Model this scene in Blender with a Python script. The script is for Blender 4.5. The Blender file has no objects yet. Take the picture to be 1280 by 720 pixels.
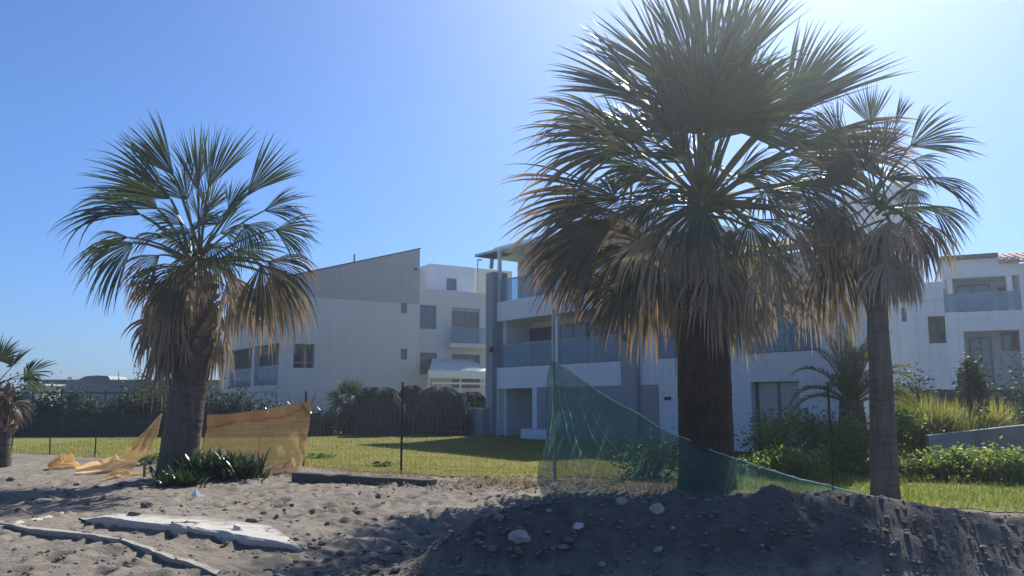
import bpy, math, random
import numpy as np
from mathutils import Vector, Matrix, noise as mnoise

random.seed(7)
S = bpy.context.scene
COL = S.collection
R = math.radians
PITCH = R(8.0); FPX = 1000.0; CAMZ = 1.6
SUN_EL = R(41.0); SUN_AZ = R(23.0)
SUN_DIR = Vector((math.cos(SUN_EL)*math.sin(SUN_AZ), math.cos(SUN_EL)*math.cos(SUN_AZ), math.sin(SUN_EL)))

# ------------------------------------------------------------------ measuring helpers
def ray(px, py):
    a = (px-640)/FPX; b = (360-py)/FPX
    return Vector((a, math.cos(PITCH)-b*math.sin(PITCH), math.sin(PITCH)+b*math.cos(PITCH)))
def at(px, py, Y):
    r = ray(px, py); t = Y/r.y
    return Vector((r.x*t, Y, CAMZ+r.z*t))
def on_ground(px, py, z=0.0):
    r = ray(px, py); t = (z-CAMZ)/r.z
    return Vector((r.x*t, r.y*t, z))

# ------------------------------------------------------------------ object helpers
def tag(o, label=None, cat=None, group=None, kind=None):
    if label: o['label'] = label
    if cat: o['category'] = cat
    if group: o['group'] = group
    if kind: o['kind'] = kind
    return o
def empty(name, loc, label, cat, group=None):
    o = bpy.data.objects.new(name, None); COL.objects.link(o)
    o.location = loc; o.empty_display_size = 0.2
    return tag(o, label, cat, group)

class MB:
    def __init__(s): s.v = []; s.f = []; s.a = []
    def vert(s, p, a=0.5):
        s.v.append((p[0], p[1], p[2])); s.a.append(a); return len(s.v)-1
    def face(s, *i): s.f.append(i)
    def poly(s, pts, a=0.5): s.f.append(tuple(s.vert(p, a) for p in pts))
    def hexa(s, c, a=0.5):
        i = [s.vert(p, a) for p in c]
        for q in ((0,3,2,1),(4,5,6,7),(0,1,5,4),(1,2,6,5),(2,3,7,6),(3,0,4,7)): s.f.append(tuple(i[k] for k in q))
    def box(s, x0, x1, y0, y1, z0, z1, a=0.5):
        s.hexa([(x0,y0,z0),(x1,y0,z0),(x1,y1,z0),(x0,y1,z0),(x0,y0,z1),(x1,y0,z1),(x1,y1,z1),(x0,y1,z1)], a)
    def tube(s, pts, rad, n=6, a=0.5, cap=True):
        pts = [Vector(p) for p in pts]
        if not isinstance(rad, (list, tuple)): rad = [rad]*len(pts)
        rings = []
        ref = None
        for k, p in enumerate(pts):
            d = (pts[min(k+1, len(pts)-1)]-pts[max(k-1, 0)])
            d = d.normalized() if d.length > 1e-9 else Vector((0,0,1))
            if ref is None: ref = Vector((0,0,1)) if abs(d.z) < .9 else Vector((1,0,0))
            x = ref-d*ref.dot(d); x = x.normalized() if x.length > 1e-6 else d.orthogonal().normalized()
            ref = x; y = d.cross(x)
            aa = a if not isinstance(a, (list, tuple)) else a[k]
            rings.append([s.vert(p+(x*math.cos(2*math.pi*j/n)+y*math.sin(2*math.pi*j/n))*rad[k], aa) for j in range(n)])
        for k in range(len(rings)-1):
            for j in range(n):
                s.f.append((rings[k][j], rings[k][(j+1)%n], rings[k+1][(j+1)%n], rings[k+1][j]))
        if cap:
            s.f.append(tuple(reversed(rings[0]))); s.f.append(tuple(rings[-1]))
    def build(s, name, mat, parent=None, smooth=False, origin=None):
        me = bpy.data.meshes.new(name)
        v = s.v
        off = Vector((0,0,0))
        if parent is not None: off = parent_loc(parent)
        elif origin is not None: off = Vector(origin)
        if off.length > 0: v = [(p[0]-off.x, p[1]-off.y, p[2]-off.z) for p in v]
        me.from_pydata(v, [], s.f)
        at_ = me.attributes.new('var', 'FLOAT', 'POINT'); at_.data.foreach_set('value', s.a)
        if smooth: me.polygons.foreach_set('use_smooth', [True]*len(me.polygons))
        me.materials.append(mat); me.update()
        o = bpy.data.objects.new(name, me); COL.objects.link(o)
        if parent is not None: o.parent = parent
        elif origin is not None: o.location = origin
        return o
def parent_loc(o):
    l = Vector((0,0,0))
    while o is not None: l += Vector(o.location); o = o.parent
    return l

# ------------------------------------------------------------------ materials
def new_mat(name):
    m = bpy.data.materials.new(name); m.use_nodes = True
    nt = m.node_tree; nt.nodes.clear()
    out = nt.nodes.new('ShaderNodeOutputMaterial')
    return m, nt, out
def N(nt, typ, **kw):
    n = nt.nodes.new(typ)
    for k, v in kw.items():
        if k in n.inputs: n.inputs[k].default_value = v
        else: setattr(n, k, v)
    return n
def ramp(nt, fac, stops):
    r = nt.nodes.new('ShaderNodeValToRGB')
    el = r.color_ramp.elements
    while len(el) < len(stops): el.new(0.5)
    for e, (p, c) in zip(el, stops): e.position = p; e.color = (c[0], c[1], c[2], 1)
    nt.links.new(fac, r.inputs['Fac']); return r.outputs['Color']
def coords(nt, scale=(1,1,1)):
    tc = nt.nodes.new('ShaderNodeNewGeometry')
    mp = nt.nodes.new('ShaderNodeMapping'); mp.inputs['Scale'].default_value = scale
    nt.links.new(tc.outputs['Position'], mp.inputs['Vector']); return mp.outputs['Vector']
def noise(nt, scale, vec=None, detail=6, rough=.6):
    n = N(nt, 'ShaderNodeTexNoise'); n.inputs['Scale'].default_value = scale
    n.inputs['Detail'].default_value = detail; n.inputs['Roughness'].default_value = rough
    nt.links.new(vec if vec is not None else coords(nt), n.inputs['Vector']); return n.outputs['Fac']
def bump(nt, h, strength=.5, dist=.02, normal=None):
    b = N(nt, 'ShaderNodeBump'); b.inputs['Strength'].default_value = strength; b.inputs['Distance'].default_value = dist
    nt.links.new(h, b.inputs['Height'])
    if normal is not None: nt.links.new(normal, b.inputs['Normal'])
    return b.outputs['Normal']
def mixc(nt, f, a, b, blend='MIX'):
    m = nt.nodes.new('ShaderNodeMix'); m.data_type = 'RGBA'; m.blend_type = blend
    for s_, v in (('A', a), ('B', b)):
        sk = [i for i in m.inputs if i.name == s_ and i.type == 'RGBA'][0]
        if isinstance(v, tuple): sk.default_value = (v[0], v[1], v[2], 1)
        else: nt.links.new(v, sk)
    if isinstance(f, float): m.inputs[0].default_value = f
    else: nt.links.new(f, m.inputs[0])
    return [o for o in m.outputs if o.type == 'RGBA'][0]
def principled(nt, out, color, rough=.8, spec=.3, normal=None, metallic=0.0):
    p = N(nt, 'ShaderNodeBsdfPrincipled')
    if isinstance(color, tuple): p.inputs['Base Color'].default_value = (*color, 1)
    else: nt.links.new(color, p.inputs['Base Color'])
    p.inputs['Roughness'].default_value = rough; p.inputs['Metallic'].default_value = metallic
    p.inputs['Specular IOR Level'].default_value = spec
    if normal is not None: nt.links.new(normal, p.inputs['Normal'])
    if out is not None: nt.links.new(p.outputs[0], out.inputs['Surface'])
    return p

def m_simple(name, c, rough=.8, spec=.3, var=.12, nscale=3.0, bumps=0.0, bscale=40, metallic=0.0):
    m, nt, out = new_mat(name)
    f = noise(nt, nscale)
    col = ramp(nt, f, [(.3, tuple(x*(1-var) for x in c)), (.7, tuple(min(1, x*(1+var)) for x in c))])
    nrm = bump(nt, noise(nt, bscale), bumps, .01) if bumps else None
    principled(nt, out, col, rough, spec, nrm, metallic); return m
def m_plaster(name, c, streak=.035):
    m, nt, out = new_mat(name)
    f = noise(nt, .6, None, 5); g = noise(nt, 1.0, coords(nt, (3, 3, .22)), 6, .65)
    col = ramp(nt, f, [(.25, tuple(x*.93 for x in c)), (.75, c)])
    st = ramp(nt, g, [(.42, (1-streak, 1-streak*1.05, 1-streak*1.15)), (.6, (1, 1, 1))])
    col = mixc(nt, 1.0, col, st, 'MULTIPLY')
    principled(nt, out, col, .85, .2, bump(nt, noise(nt, 60), .25, .006)); return m
def m_leaf(name, c1, c2, tip=None, trans=.35, rough=.4, spec=.5, tcol=None):
    m, nt, out = new_mat(name)
    a = N(nt, 'ShaderNodeAttribute'); a.attribute_name = 'var'
    n_ = noise(nt, 1.6, None, 3)
    base = mixc(nt, n_, c1, c2)
    if tip is not None: base = mixc(nt, ramp(nt, a.outputs['Fac'], [(.45, (0,0,0)), (.95, (1,1,1))]), base, tip)
    else: base = mixc(nt, a.outputs['Fac'], c1, c2)
    p = principled(nt, None, base, rough, spec)
    t = N(nt, 'ShaderNodeBsdfTranslucent')
    tc = mixc(nt, 1.0, base, tcol or (1.6, 1.6, .8), 'MULTIPLY'); nt.links.new(tc, t.inputs['Color'])
    mx = N(nt, 'ShaderNodeMixShader'); mx.inputs['Fac'].default_value = trans
    nt.links.new(p.outputs[0], mx.inputs[1]); nt.links.new(t.outputs[0], mx.inputs[2])
    nt.links.new(mx.outputs[0], out.inputs['Surface']); return m
def m_net(name, c, alpha, trans=.45, weave=90.0, double=False):
    m, nt, out = new_mat(name)
    f = noise(nt, 2.5, None, 5)
    col = ramp(nt, f, [(.3, tuple(x*.9 for x in c)), (.7, tuple(x*1.06 for x in c))])
    d = N(nt, 'ShaderNodeBsdfDiffuse'); nt.links.new(col, d.inputs['Color'])
    t = N(nt, 'ShaderNodeBsdfTranslucent'); nt.links.new(col, t.inputs['Color'])
    mx = N(nt, 'ShaderNodeMixShader'); mx.inputs['Fac'].default_value = trans
    nt.links.new(d.outputs[0], mx.inputs[1]); nt.links.new(t.outputs[0], mx.inputs[2])
    tr = N(nt, 'ShaderNodeBsdfTransparent')
    a = N(nt, 'ShaderNodeMixShader')
    # open weave: worn patches are a little more open
    w = noise(nt, 5.0, coords(nt, (1, 1, .4)), 5)
    w2 = noise(nt, 55.0, None, 2, .8)
    av_ = N(nt, 'ShaderNodeMix'); av_.inputs[0].default_value = .5; nt.links.new(w, av_.inputs[2]); nt.links.new(w2, av_.inputs[3])
    mr = N(nt, 'ShaderNodeMapRange'); nt.links.new(av_.outputs[0], mr.inputs['Value'])
    mr.inputs['From Min'].default_value = .3; mr.inputs['From Max'].default_value = .7
    mr.inputs['To Min'].default_value = alpha-.16; mr.inputs['To Max'].default_value = min(1, alpha+.16)
    fac = mr.outputs[0]
    if double:                                   # horizontal knitted bands of the barrier netting
        wv = nt.nodes.new('ShaderNodeTexNoise'); wv.inputs['Scale'].default_value = 1.0; wv.inputs['Detail'].default_value = 2
        nt.links.new(coords(nt, (.6, .6, 34)), wv.inputs['Vector'])
        m2 = N(nt, 'ShaderNodeMapRange'); nt.links.new(wv.outputs['Fac'], m2.inputs['Value'])
        m2.inputs['From Min'].default_value = .35; m2.inputs['From Max'].default_value = .65; m2.inputs['To Min'].default_value = -.14; m2.inputs['To Max'].default_value = .14
        ad_ = N(nt, 'ShaderNodeMath'); ad_.operation = 'ADD'; nt.links.new(fac, ad_.inputs[0]); nt.links.new(m2.outputs[0], ad_.inputs[1]); ad_.use_clamp = True; fac = ad_.outputs[0]
    nt.links.new(fac, a.inputs['Fac'])
    nt.links.new(tr.outputs[0], a.inputs[1]); nt.links.new(mx.outputs[0], a.inputs[2])
    nt.links.new(a.outputs[0], out.inputs['Surface']); return m
def m_glass(name, c, mixf=.35, rough=.05):
    m, nt, out = new_mat(name)
    tr = N(nt, 'ShaderNodeBsdfTransparent'); tr.inputs['Color'].default_value = (*c, 1)
    g = principled(nt, None, (c[0]*.45, c[1]*.55, c[2]*.66), rough, .9)
    mx = N(nt, 'ShaderNodeMixShader'); mx.inputs['Fac'].default_value = mixf
    nt.links.new(tr.outputs[0], mx.inputs[1]); nt.links.new(g.outputs[0], mx.inputs[2])
    nt.links.new(mx.outputs[0], out.inputs['Surface']); return m
def m_trunk(name, c1, c2, fib=18.0, rings=7.0):
    m, nt, out = new_mat(name)
    f = noise(nt, 1.0, coords(nt, (fib, fib, 1.6)), 8, .7)
    w = noise(nt, 1.0, coords(nt, (2.5, 2.5, rings*1.7)), 6, .6)
    col = ramp(nt, f, [(.3, c1), (.72, c2)])
    col = mixc(nt, ramp(nt, w, [(.45, (0,0,0)), (.70, (.55,.55,.55))]), col, tuple(x*.6 for x in c1))
    n1 = bump(nt, w, .8, .05); n2 = bump(nt, f, .9, .03, n1)
    principled(nt, out, col, .9, .15, n2); return m

M = {}
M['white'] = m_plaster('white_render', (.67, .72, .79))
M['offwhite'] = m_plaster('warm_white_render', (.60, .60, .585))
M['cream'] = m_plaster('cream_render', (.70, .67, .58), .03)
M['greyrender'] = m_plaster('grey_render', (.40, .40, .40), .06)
M['bluegrey'] = m_plaster('blue_grey_render', (.27, .30, .355), .06)
M['frame'] = m_simple('grey_window_frame', (.10, .105, .11), .45, .4)
M['whitemetal'] = m_simple('white_metal', (.74, .75, .76), .45, .4)
M['greymetal'] = m_simple('grey_metal', (.25, .26, .27), .4, .5, metallic=.3)
M['darkmetal'] = m_simple('rusty_dark_metal', (.035, .032, .03), .6, .3, .3, 20)
M['wire'] = m_simple('weathered_wire', (.22, .22, .215), .55, .4, .3, 8, metallic=.3)
M['dark'] = m_simple('dark_interior', (.035, .038, .045), .8, .2)
M['curtain'] = m_simple('pale_curtain', (.42, .45, .48), .9, .1)
M['glassrail'] = m_glass('tinted_rail_glass', (.66, .80, .88), .30, .08)
M['pane'] = m_simple('window_glass', (.045, .075, .11), .04, .9, .3, .35)
M['bluepane'] = m_simple('blue_window_glass', (.05, .12, .24), .05, .9, .25, .4)
M['awning'] = m_simple('pale_awning_cloth', (.62, .62, .58), .85, .1)
M['tile'] = m_simple('red_clay_tile', (.34, .19, .13), .8, .2, .4, 3, .4, 12)
M['darkroof'] = m_simple('dark_roof_tile', (.07, .055, .05), .8, .2, .3, 4, .5, 10)
M['solar'] = m_simple('grey_sheet_roof', (.14, .16, .16), .5, .3, .1)
M['frond'] = m_leaf('palm_frond', (.036, .055, .030), (.066, .085, .038), (.30, .235, .13), .26, .34, .55)
M['frond_dry'] = m_leaf('dry_palm_frond', (.20, .158, .112), (.35, .285, .205), (.43, .37, .28), .30, .6, .25, (1.25, 1.15, .9))
M['frond_grey'] = m_leaf('grey_dry_palm_frond', (.225, .190, .148), (.38, .325, .25), (.44, .39, .31), .30, .6, .25, (1.2, 1.1, .9))
M['frond_half'] = m_leaf('browning_palm_frond', (.070, .072, .038), (.12, .108, .055), (.38, .25, .145), .32, .40, .45, (1.4, 1.15, .8))
M['petiole'] = m_simple('palm_petiole', (.12, .13, .05), .5, .4, .25)
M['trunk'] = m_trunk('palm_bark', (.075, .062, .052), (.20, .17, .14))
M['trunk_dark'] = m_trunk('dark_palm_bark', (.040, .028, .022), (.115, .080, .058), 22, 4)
M['trunk_grey'] = m_trunk('grey_palm_bark', (.10, .085, .07), (.25, .215, .18), 14, 10)
M['boots'] = m_simple('cut_palm_stubs', (.20, .165, .12), .85, .2, .3, 9, .6, 30)
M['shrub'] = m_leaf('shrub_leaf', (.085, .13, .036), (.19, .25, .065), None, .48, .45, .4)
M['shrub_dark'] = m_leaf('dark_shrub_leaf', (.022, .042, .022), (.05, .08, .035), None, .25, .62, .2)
M['shrub_yellow'] = m_leaf('yellow_grass_leaf', (.15, .19, .045), (.36, .33, .10), None, .45, .5, .3, (1.3, 1.25, .8))
M['strap'] = m_leaf('strappy_leaf', (.018, .040, .022), (.04, .075, .035), None, .18, .24, .7)
M['herb'] = m_leaf('herb_leaf', (.085, .140, .036), (.215, .27, .075), None, .45, .5, .35)
M['grass'] = m_leaf('lawn_blade', (.14, .165, .030), (.31, .285, .068), None, .42, .5, .3, (1.4, 1.3, .7))
M['grass_green'] = m_leaf('green_lawn_blade', (.09, .15, .025), (.22, .27, .055), None, .42, .5, .3, (1.4, 1.4, .7))
M['drygrass'] = m_leaf('dry_grass_blade', (.22, .17, .09), (.36, .29, .16), None, .35, .6, .2, (1.2, 1.1, .8))
M['stem'] = m_simple('woody_stem', (.10, .075, .05), .9, .2, .3)
M['thatch'] = m_simple('old_dark_thatch', (.036, .033, .032), .9, .15, .5, 8, .9, 14)
M['thatch_pale'] = m_simple('pale_thatch_edge', (.10, .097, .094), .8, .2, .3)
M['greennet'] = m_net('green_shade_net', (.10, .225, .185), .63, .45)
M['hem_glint'] = m_simple('pale_net_hem_glint', (.34, .50, .42), .7, .3)  # pale tone painting the glint of net folds, shared with the hem
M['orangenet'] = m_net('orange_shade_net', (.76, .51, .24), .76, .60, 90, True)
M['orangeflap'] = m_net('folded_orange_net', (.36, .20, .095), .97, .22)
M['beam'] = m_simple('weathered_dark_timber', (.085, .08, .075), .9, .2, .35, 6, .8, 20)
def m_sheet(name, c):
    # sand has drifted over the sheet, most of all along its back edge
    m, nt, out = new_mat(name)
    a = noise(nt, 1.0, coords(nt, (2.2, 7, 7)), 7, .7); b = noise(nt, 30, None, 5)
    col = ramp(nt, b, [(.3, tuple(x*.85 for x in c)), (.7, c)])
    va = N(nt, 'ShaderNodeAttribute'); va.attribute_name = 'var'
    mr = N(nt, 'ShaderNodeMapRange'); nt.links.new(va.outputs['Fac'], mr.inputs['Value'])
    mr.inputs['To Min'].default_value = .17; mr.inputs['To Max'].default_value = -.16; mr.inputs['From Max'].default_value = .7
    ad_ = N(nt, 'ShaderNodeMath'); ad_.operation = 'ADD'; nt.links.new(a, ad_.inputs[0]); nt.links.new(mr.outputs[0], ad_.inputs[1])
    col = mixc(nt, ramp(nt, ad_.outputs[0], [(.54, (0,0,0)), (.62, (1,1,1))]), col, (.29, .25, .20))
    principled(nt, out, col, .9, .1, bump(nt, a, .6, .02)); return m
M['fabric'] = m_sheet('pale_ground_fabric', (.50, .475, .43))
M['fabric_grey'] = m_sheet('sandy_ground_fabric', (.38, .355, .31))
M['clod'] = m_simple('dry_sand_clod', (.20, .175, .145), .95, .1, .35, 14, .6, 60)
M['plastic'] = m_simple('white_plastic', (.75, .76, .78), .5, .4, .05)
M['screen'] = m_simple('dark_screen_cloth', (.035, .035, .032), .9, .1, .4, 4, .3, 20)
M['lowwall'] = m_simple('grey_concrete', (.36, .36, .35), .9, .2, .2, 2, .4, 20)
M['wood_dark'] = m_simple('dark_fence_wood', (.05, .05, .055), .85, .2, .3, 5, .4, 25)
M['shed'] = m_simple('grey_blue_sheeting', (.17, .20, .24), .7, .3, .12, .5)
M['rail_dark'] = M['darkmetal']
rk = []
for nm, c in (('grey_stone', (.30, .28, .255)), ('pale_stone', (.40, .375, .335)), ('brown_stone', (.17, .145, .12)), ('white_stone', (.50, .485, .46))):
    M[nm] = m_simple(nm, c, .9, .2, .22, 9, .6, 45)

def m_sand():
    m, nt, out = new_mat('beach_sand')
    v = coords(nt)
    a = noise(nt, .55, v, 6); b = noise(nt, 7, v, 8, .7); c = noise(nt, 60, v, 4, .7); h = noise(nt, 22, v, 8, .75)
    col = ramp(nt, a, [(.28, (.195, .168, .134)), (.55, (.275, .242, .197)), (.78, (.34, .305, .252))])
    col = mixc(nt, ramp(nt, b, [(.36, (1,1,1)), (.52, (0,0,0))]), col, (.19, .16, .128))
    col = mixc(nt, ramp(nt, c, [(.60, (0,0,0)), (.74, (1,1,1))]), col, (.45, .42, .37))
    col = mixc(nt, ramp(nt, c, [(.26, (1,1,1)), (.36, (0,0,0))]), col, (.10, .085, .07))
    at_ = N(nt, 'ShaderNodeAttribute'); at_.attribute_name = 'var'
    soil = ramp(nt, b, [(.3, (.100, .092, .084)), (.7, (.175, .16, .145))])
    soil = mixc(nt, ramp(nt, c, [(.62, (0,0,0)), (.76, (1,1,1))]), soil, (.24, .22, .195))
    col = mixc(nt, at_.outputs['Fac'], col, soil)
    n = bump(nt, b, .6, .06); n = bump(nt, h, .8, .035, n); n = bump(nt, c, .5, .008, n)
    principled(nt, out, col, .95, .1, n); return m
def m_soil_lawn():
    m, nt, out = new_mat('lawn_turf')
    v = coords(nt)
    a = noise(nt, .45, v, 5); b = noise(nt, 9, v, 8, .75)
    col = ramp(nt, a, [(.30, (.165, .175, .036)), (.62, (.265, .24, .065))])
    col = mixc(nt, ramp(nt, b, [(.40, (1,1,1)), (.58, (0,0,0))]), col, (.13, .125, .030))
    n = bump(nt, b, .8, .05)
    principled(nt, out, col, .9, .1, n); return m
M['sand'] = m_sand(); M['turf'] = m_soil_lawn()

# ------------------------------------------------------------------ terrain
_rng = np.random.RandomState(3)
_T = _rng.rand(256, 256)
def vnoise(x, y):
    xi = np.floor(x).astype(int); yi = np.floor(y).astype(int)
    fx = x-xi; fy = y-yi; fx = fx*fx*(3-2*fx); fy = fy*fy*(3-2*fy)
    g = lambda i, j: _T[i % 256, j % 256]
    return ((g(xi,yi)*(1-fx)+g(xi+1,yi)*fx)*(1-fy)+(g(xi,yi+1)*(1-fx)+g(xi+1,yi+1)*fx)*fy)*2-1
def fbm(x, y, s, o=3):
    r = 0; a = 1.0; f = 1.0/s
    for k in range(o):
        r = r+a*vnoise(x*f+17.3*k, y*f+5.1*k); a *= .5; f *= 2.03
    return r/1.75
def sstep(a, b, x):
    t = np.clip((x-a)/(b-a), 0, 1); return t*t*(3-2*t)
def fence_y(x): return 16.68-.466*x          # the fence line in plan
_fp = []
def _gl(px): return [on_ground(*q) for q in px]
SH1 = _gl([(106,651),(170,661),(240,670),(310,682),(378,692)]); SH2 = _gl([(-30,656),(38,667),(106,674),(150,682),(203,701),(270,724)])
def terrace(x, y, line, hh, back):
    yf = np.interp(x, [p.x for p in line], [p.y for p in line])
    win = sstep(line[0].x-.3, line[0].x+.5, x)*sstep(line[-1].x+.2, line[-1].x-.3, x)
    return hh*win*sstep(.0, .09, y-yf)*(1-sstep(back*.3, back, y-yf))
_r2 = random.Random(11)
for k in range(1300):
    _fp.append((_r2.uniform(-12, 3.5), _r2.uniform(6.6, 17.5), _r2.uniform(.05, .12), _r2.uniform(.025, .065)))
BX = [-2.4, -1.5, -1.0, -.64, 0, .6, 1.4, 2.4, 3.2, 3.9, 4.6, 5.6, 7.5, 10]
BH = [0, .04, .13, .36, .61, .67, .69, .69, .72, .66, .56, .46, .44, .42]
def height(x, y, heap=False):
    x = np.asarray(x, float); y = np.asarray(y, float)
    fy = fence_y(x)
    sandy = 1-sstep(-.4, 1.0, y-fy)
    near = sandy*sstep(40, 22, np.abs(y)+np.abs(x)*.5)
    h = -.14*sstep(3.6, 6.5, x)*sstep(10.5, 12.5, y)*sstep(40, 22, y)
    rough = .75+1.0*np.exp(-((x+.9)**2/2.6+(y-8.3)**2/3.5))
    flat = np.clip(terrace(x, y, SH1, 1.0, 1.5)+terrace(x, y, SH2, 1.0, .7), 0, 1)
    near = near*(1-.85*flat)
    h = h+near*(.06*fbm(x, y, 2.6, 2)+.046*rough*fbm(x+9, y+4, .55, 3)+.030*rough*fbm(x, y*1.3, .17, 2))
    h = h+(1-sandy)*.012*fbm(x, y, 1.2, 2)*sstep(60, 30, y)
    bank = sandy*sstep(-3.0, -.5, y-fy)*.10*sstep(-3.5, -5, x)
    h = h+bank
    h = h+terrace(x, y, SH1, .075, 2.2)+terrace(x, y, SH2, .045, .9)
    # spoil heap along the fence
    H = np.interp(x, BX, BH)*(1+.10*fbm(x*1.0, y*0+3.3, .9, 2))
    yc = 8.15+.10*fbm(x, y*0, 1.6, 2)-.35*sstep(.8, -.9, x)
    fr = H-.80*(yc-y); bk = H-.42*(y-yc)
    m = np.where(y < yc, fr, bk)
    m = m-.05*np.exp(-((y-yc)/.12)**2)
    lump = (.032+.03*sstep(3, 4.5, x))*fbm(x, y, .55, 3)+(.026+.02*sstep(3, 4.5, x))*fbm(x+3, y+8, .16, 2)
    inb = sstep(0.0, .12, m)
    m = np.clip(m, 0, None)+inb*lump*sstep(0, .3, H)
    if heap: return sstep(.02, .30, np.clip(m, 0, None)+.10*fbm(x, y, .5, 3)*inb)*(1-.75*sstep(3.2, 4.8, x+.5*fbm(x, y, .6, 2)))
    return h*(1-.5*inb)+m
def footprints(X, Y, Z):
    for (cx, cy, r, d) in _fp:
        if terrace(np.array([cx]), np.array([cy]), SH1, 1, 1.6)[0] > .01 or terrace(np.array([cx]), np.array([cy]), SH2, 1, .9)[0] > .01: continue
        i0, i1 = np.searchsorted(xs, (cx-r*3, cx+r*3)); j0, j1 = np.searchsorted(ys, (cy-r*4.5, cy+r*4.5))
        if i1 <= i0 or j1 <= j0: continue
        sx = X[j0:j1, i0:i1]; sy = Y[j0:j1, i0:i1]
        q = ((sx-cx)/r)**2+((sy-cy)/(r*1.5))**2
        Z[j0:j1, i0:i1] += -d*np.exp(-q)+d*.45*np.exp(-(np.sqrt(q)-1.6)**2*3)
def geo(a, b, n): return list(a+(b-a)*((np.linspace(0, 1, n+1)[1:])**2.2))
xs = np.array(sorted(geo(-13, -320, 22))+list(np.arange(-13, 9.001, .048))+geo(9, 320, 22))
ys = np.array([-60, -30, -15, -6, 0, 4, 5.5]+list(np.arange(6.4, 12.0, .036))+list(np.arange(12, 24, .075))+list(np.arange(24, 60, .6))+geo(60, 420, 12))
GX, GY = np.meshgrid(xs, ys)
GZ = height(GX, GY)
footprints(GX, GY, GZ)
def gz(x, y):
    j = int(np.clip(np.searchsorted(ys, y), 1, len(ys)-1)); i = int(np.clip(np.searchsorted(xs, x), 1, len(xs)-1))
    return float(GZ[j, i])
def grid_mesh(name, mask, dz, mat, kind):
    nx = len(xs); ny = len(ys)
    idx = np.arange(nx*ny).reshape(ny, nx)
    q = np.stack([idx[:-1,:-1], idx[:-1,1:], idx[1:,1:], idx[1:,:-1]], -1).reshape(-1, 4)
    if mask is not None: q = q[mask[:-1,:-1].reshape(-1)]
    used, inv = np.unique(q, return_inverse=True); q = inv.reshape(-1, 4)
    co = np.stack([GX.ravel(), GY.ravel(), GZ.ravel()+dz], -1)[used]
    me = bpy.data.meshes.new(name)
    me.from_pydata(co.tolist(), [], q.tolist())
    me.polygons.foreach_set('use_smooth', [True]*len(me.polygons))
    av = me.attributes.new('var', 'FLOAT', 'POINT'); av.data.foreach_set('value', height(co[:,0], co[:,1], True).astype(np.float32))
    me.materials.append(mat); me.update()
    o = bpy.data.objects.new(name, me); COL.objects.link(o); o['kind'] = kind
    return o
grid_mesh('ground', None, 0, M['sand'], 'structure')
def lawn_mask(x, y):
    fy = fence_y(x)
    edge = fy+.6+.9*fbm(x, y, 1.1, 3)-.9*sstep(-4.5, -1, x)+1.2*sstep(-4, 1.5, x)*sstep(3.5, 1.5, x)
    return (y > edge) & (y < 62) & (x > -40) & (x < 30)
LM = lawn_mask(GX, GY)
grid_mesh('lawn', LM, .012, M['turf'], 'structure')

# grass blades
def blades(name, n, region, mat, hmin, hmax, w, dens, seed):
    rg = np.random.RandomState(seed)
    x0, x1, y0, y1 = region
    V = []; F = []; A = []
    X = rg.uniform(x0, x1, n*3); t = rg.rand(n*3)
    Yd = 1/(1/y0+(1/y1-1/y0)*t)           # denser near the fence, thinning with distance
    ok = dens(X, Yd, rg.rand(n*3)); X = X[ok][:n]; Yd = Yd[ok][:n]
    Z = height(X, Yd)
    for x, y, z, r1, r2, r3, r4 in zip(X, Yd, Z, rg.rand(n), rg.rand(n), rg.rand(n), rg.rand(n)):
        h = hmin+(hmax-hmin)*r1*r1; an = r2*6.283; ww = w*(.7+.6*r3)*(1+max(0, y-16)*.035)
        dx = math.cos(an)*ww/2; dy = math.sin(an)*ww/2; lx = (r3-.5)*h*1.3; ly = (r4-.5)*h*1.3
        k = len(V)
        V += [(x-dx, y-dy, z), (x+dx, y+dy, z), (x+lx+dx*.3, y+ly+dy*.3, z+h), (x+lx-dx*.3, y+ly-dy*.3, z+h)]
        F.append((k, k+1, k+2, k+3)); A += [r4]*4
    mb = MB(); mb.v = V; mb.f = F; mb.a = A
    return mb.build(name, mat)
tag(blades('lawn_grass', 52000, (-17, 12, 14.5, 40), M['grass'], .03, .085, .014,
    lambda x, y, r: lawn_mask(x, y) & ((x < 3.2) | (y > 26)), 1), 'mown yellow green lawn grass between the wire fence and the houses', 'grass', kind='stuff')
tag(blades('garden_grass', 26000, (2.2, 15, 12.2, 27), M['grass_green'], .05, .15, .016,
    lambda x, y, r: (y > fence_y(x)-.15+.5*r) & (x > 2.6) & ((x > 3.4) | (r > .5)), 2), 'fresh green grass around the shrubs on the right behind the fence', 'grass', kind='stuff')
tag(blades('dry_grass', 17000, (-12, 3.6, 13.2, 24), M['drygrass'], .03, .13, .012,
    lambda x, y, r: (np.abs(y-fence_y(x)-.4+.9*sstep(-4.5, -1, x)) < 1.5*r) & (fbm(x, y, 1.1, 2) > -.25+.5*(x < -4)), 3), 'straw coloured dry grass fringe along the foot of the fence', 'grass', kind='stuff')

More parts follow.
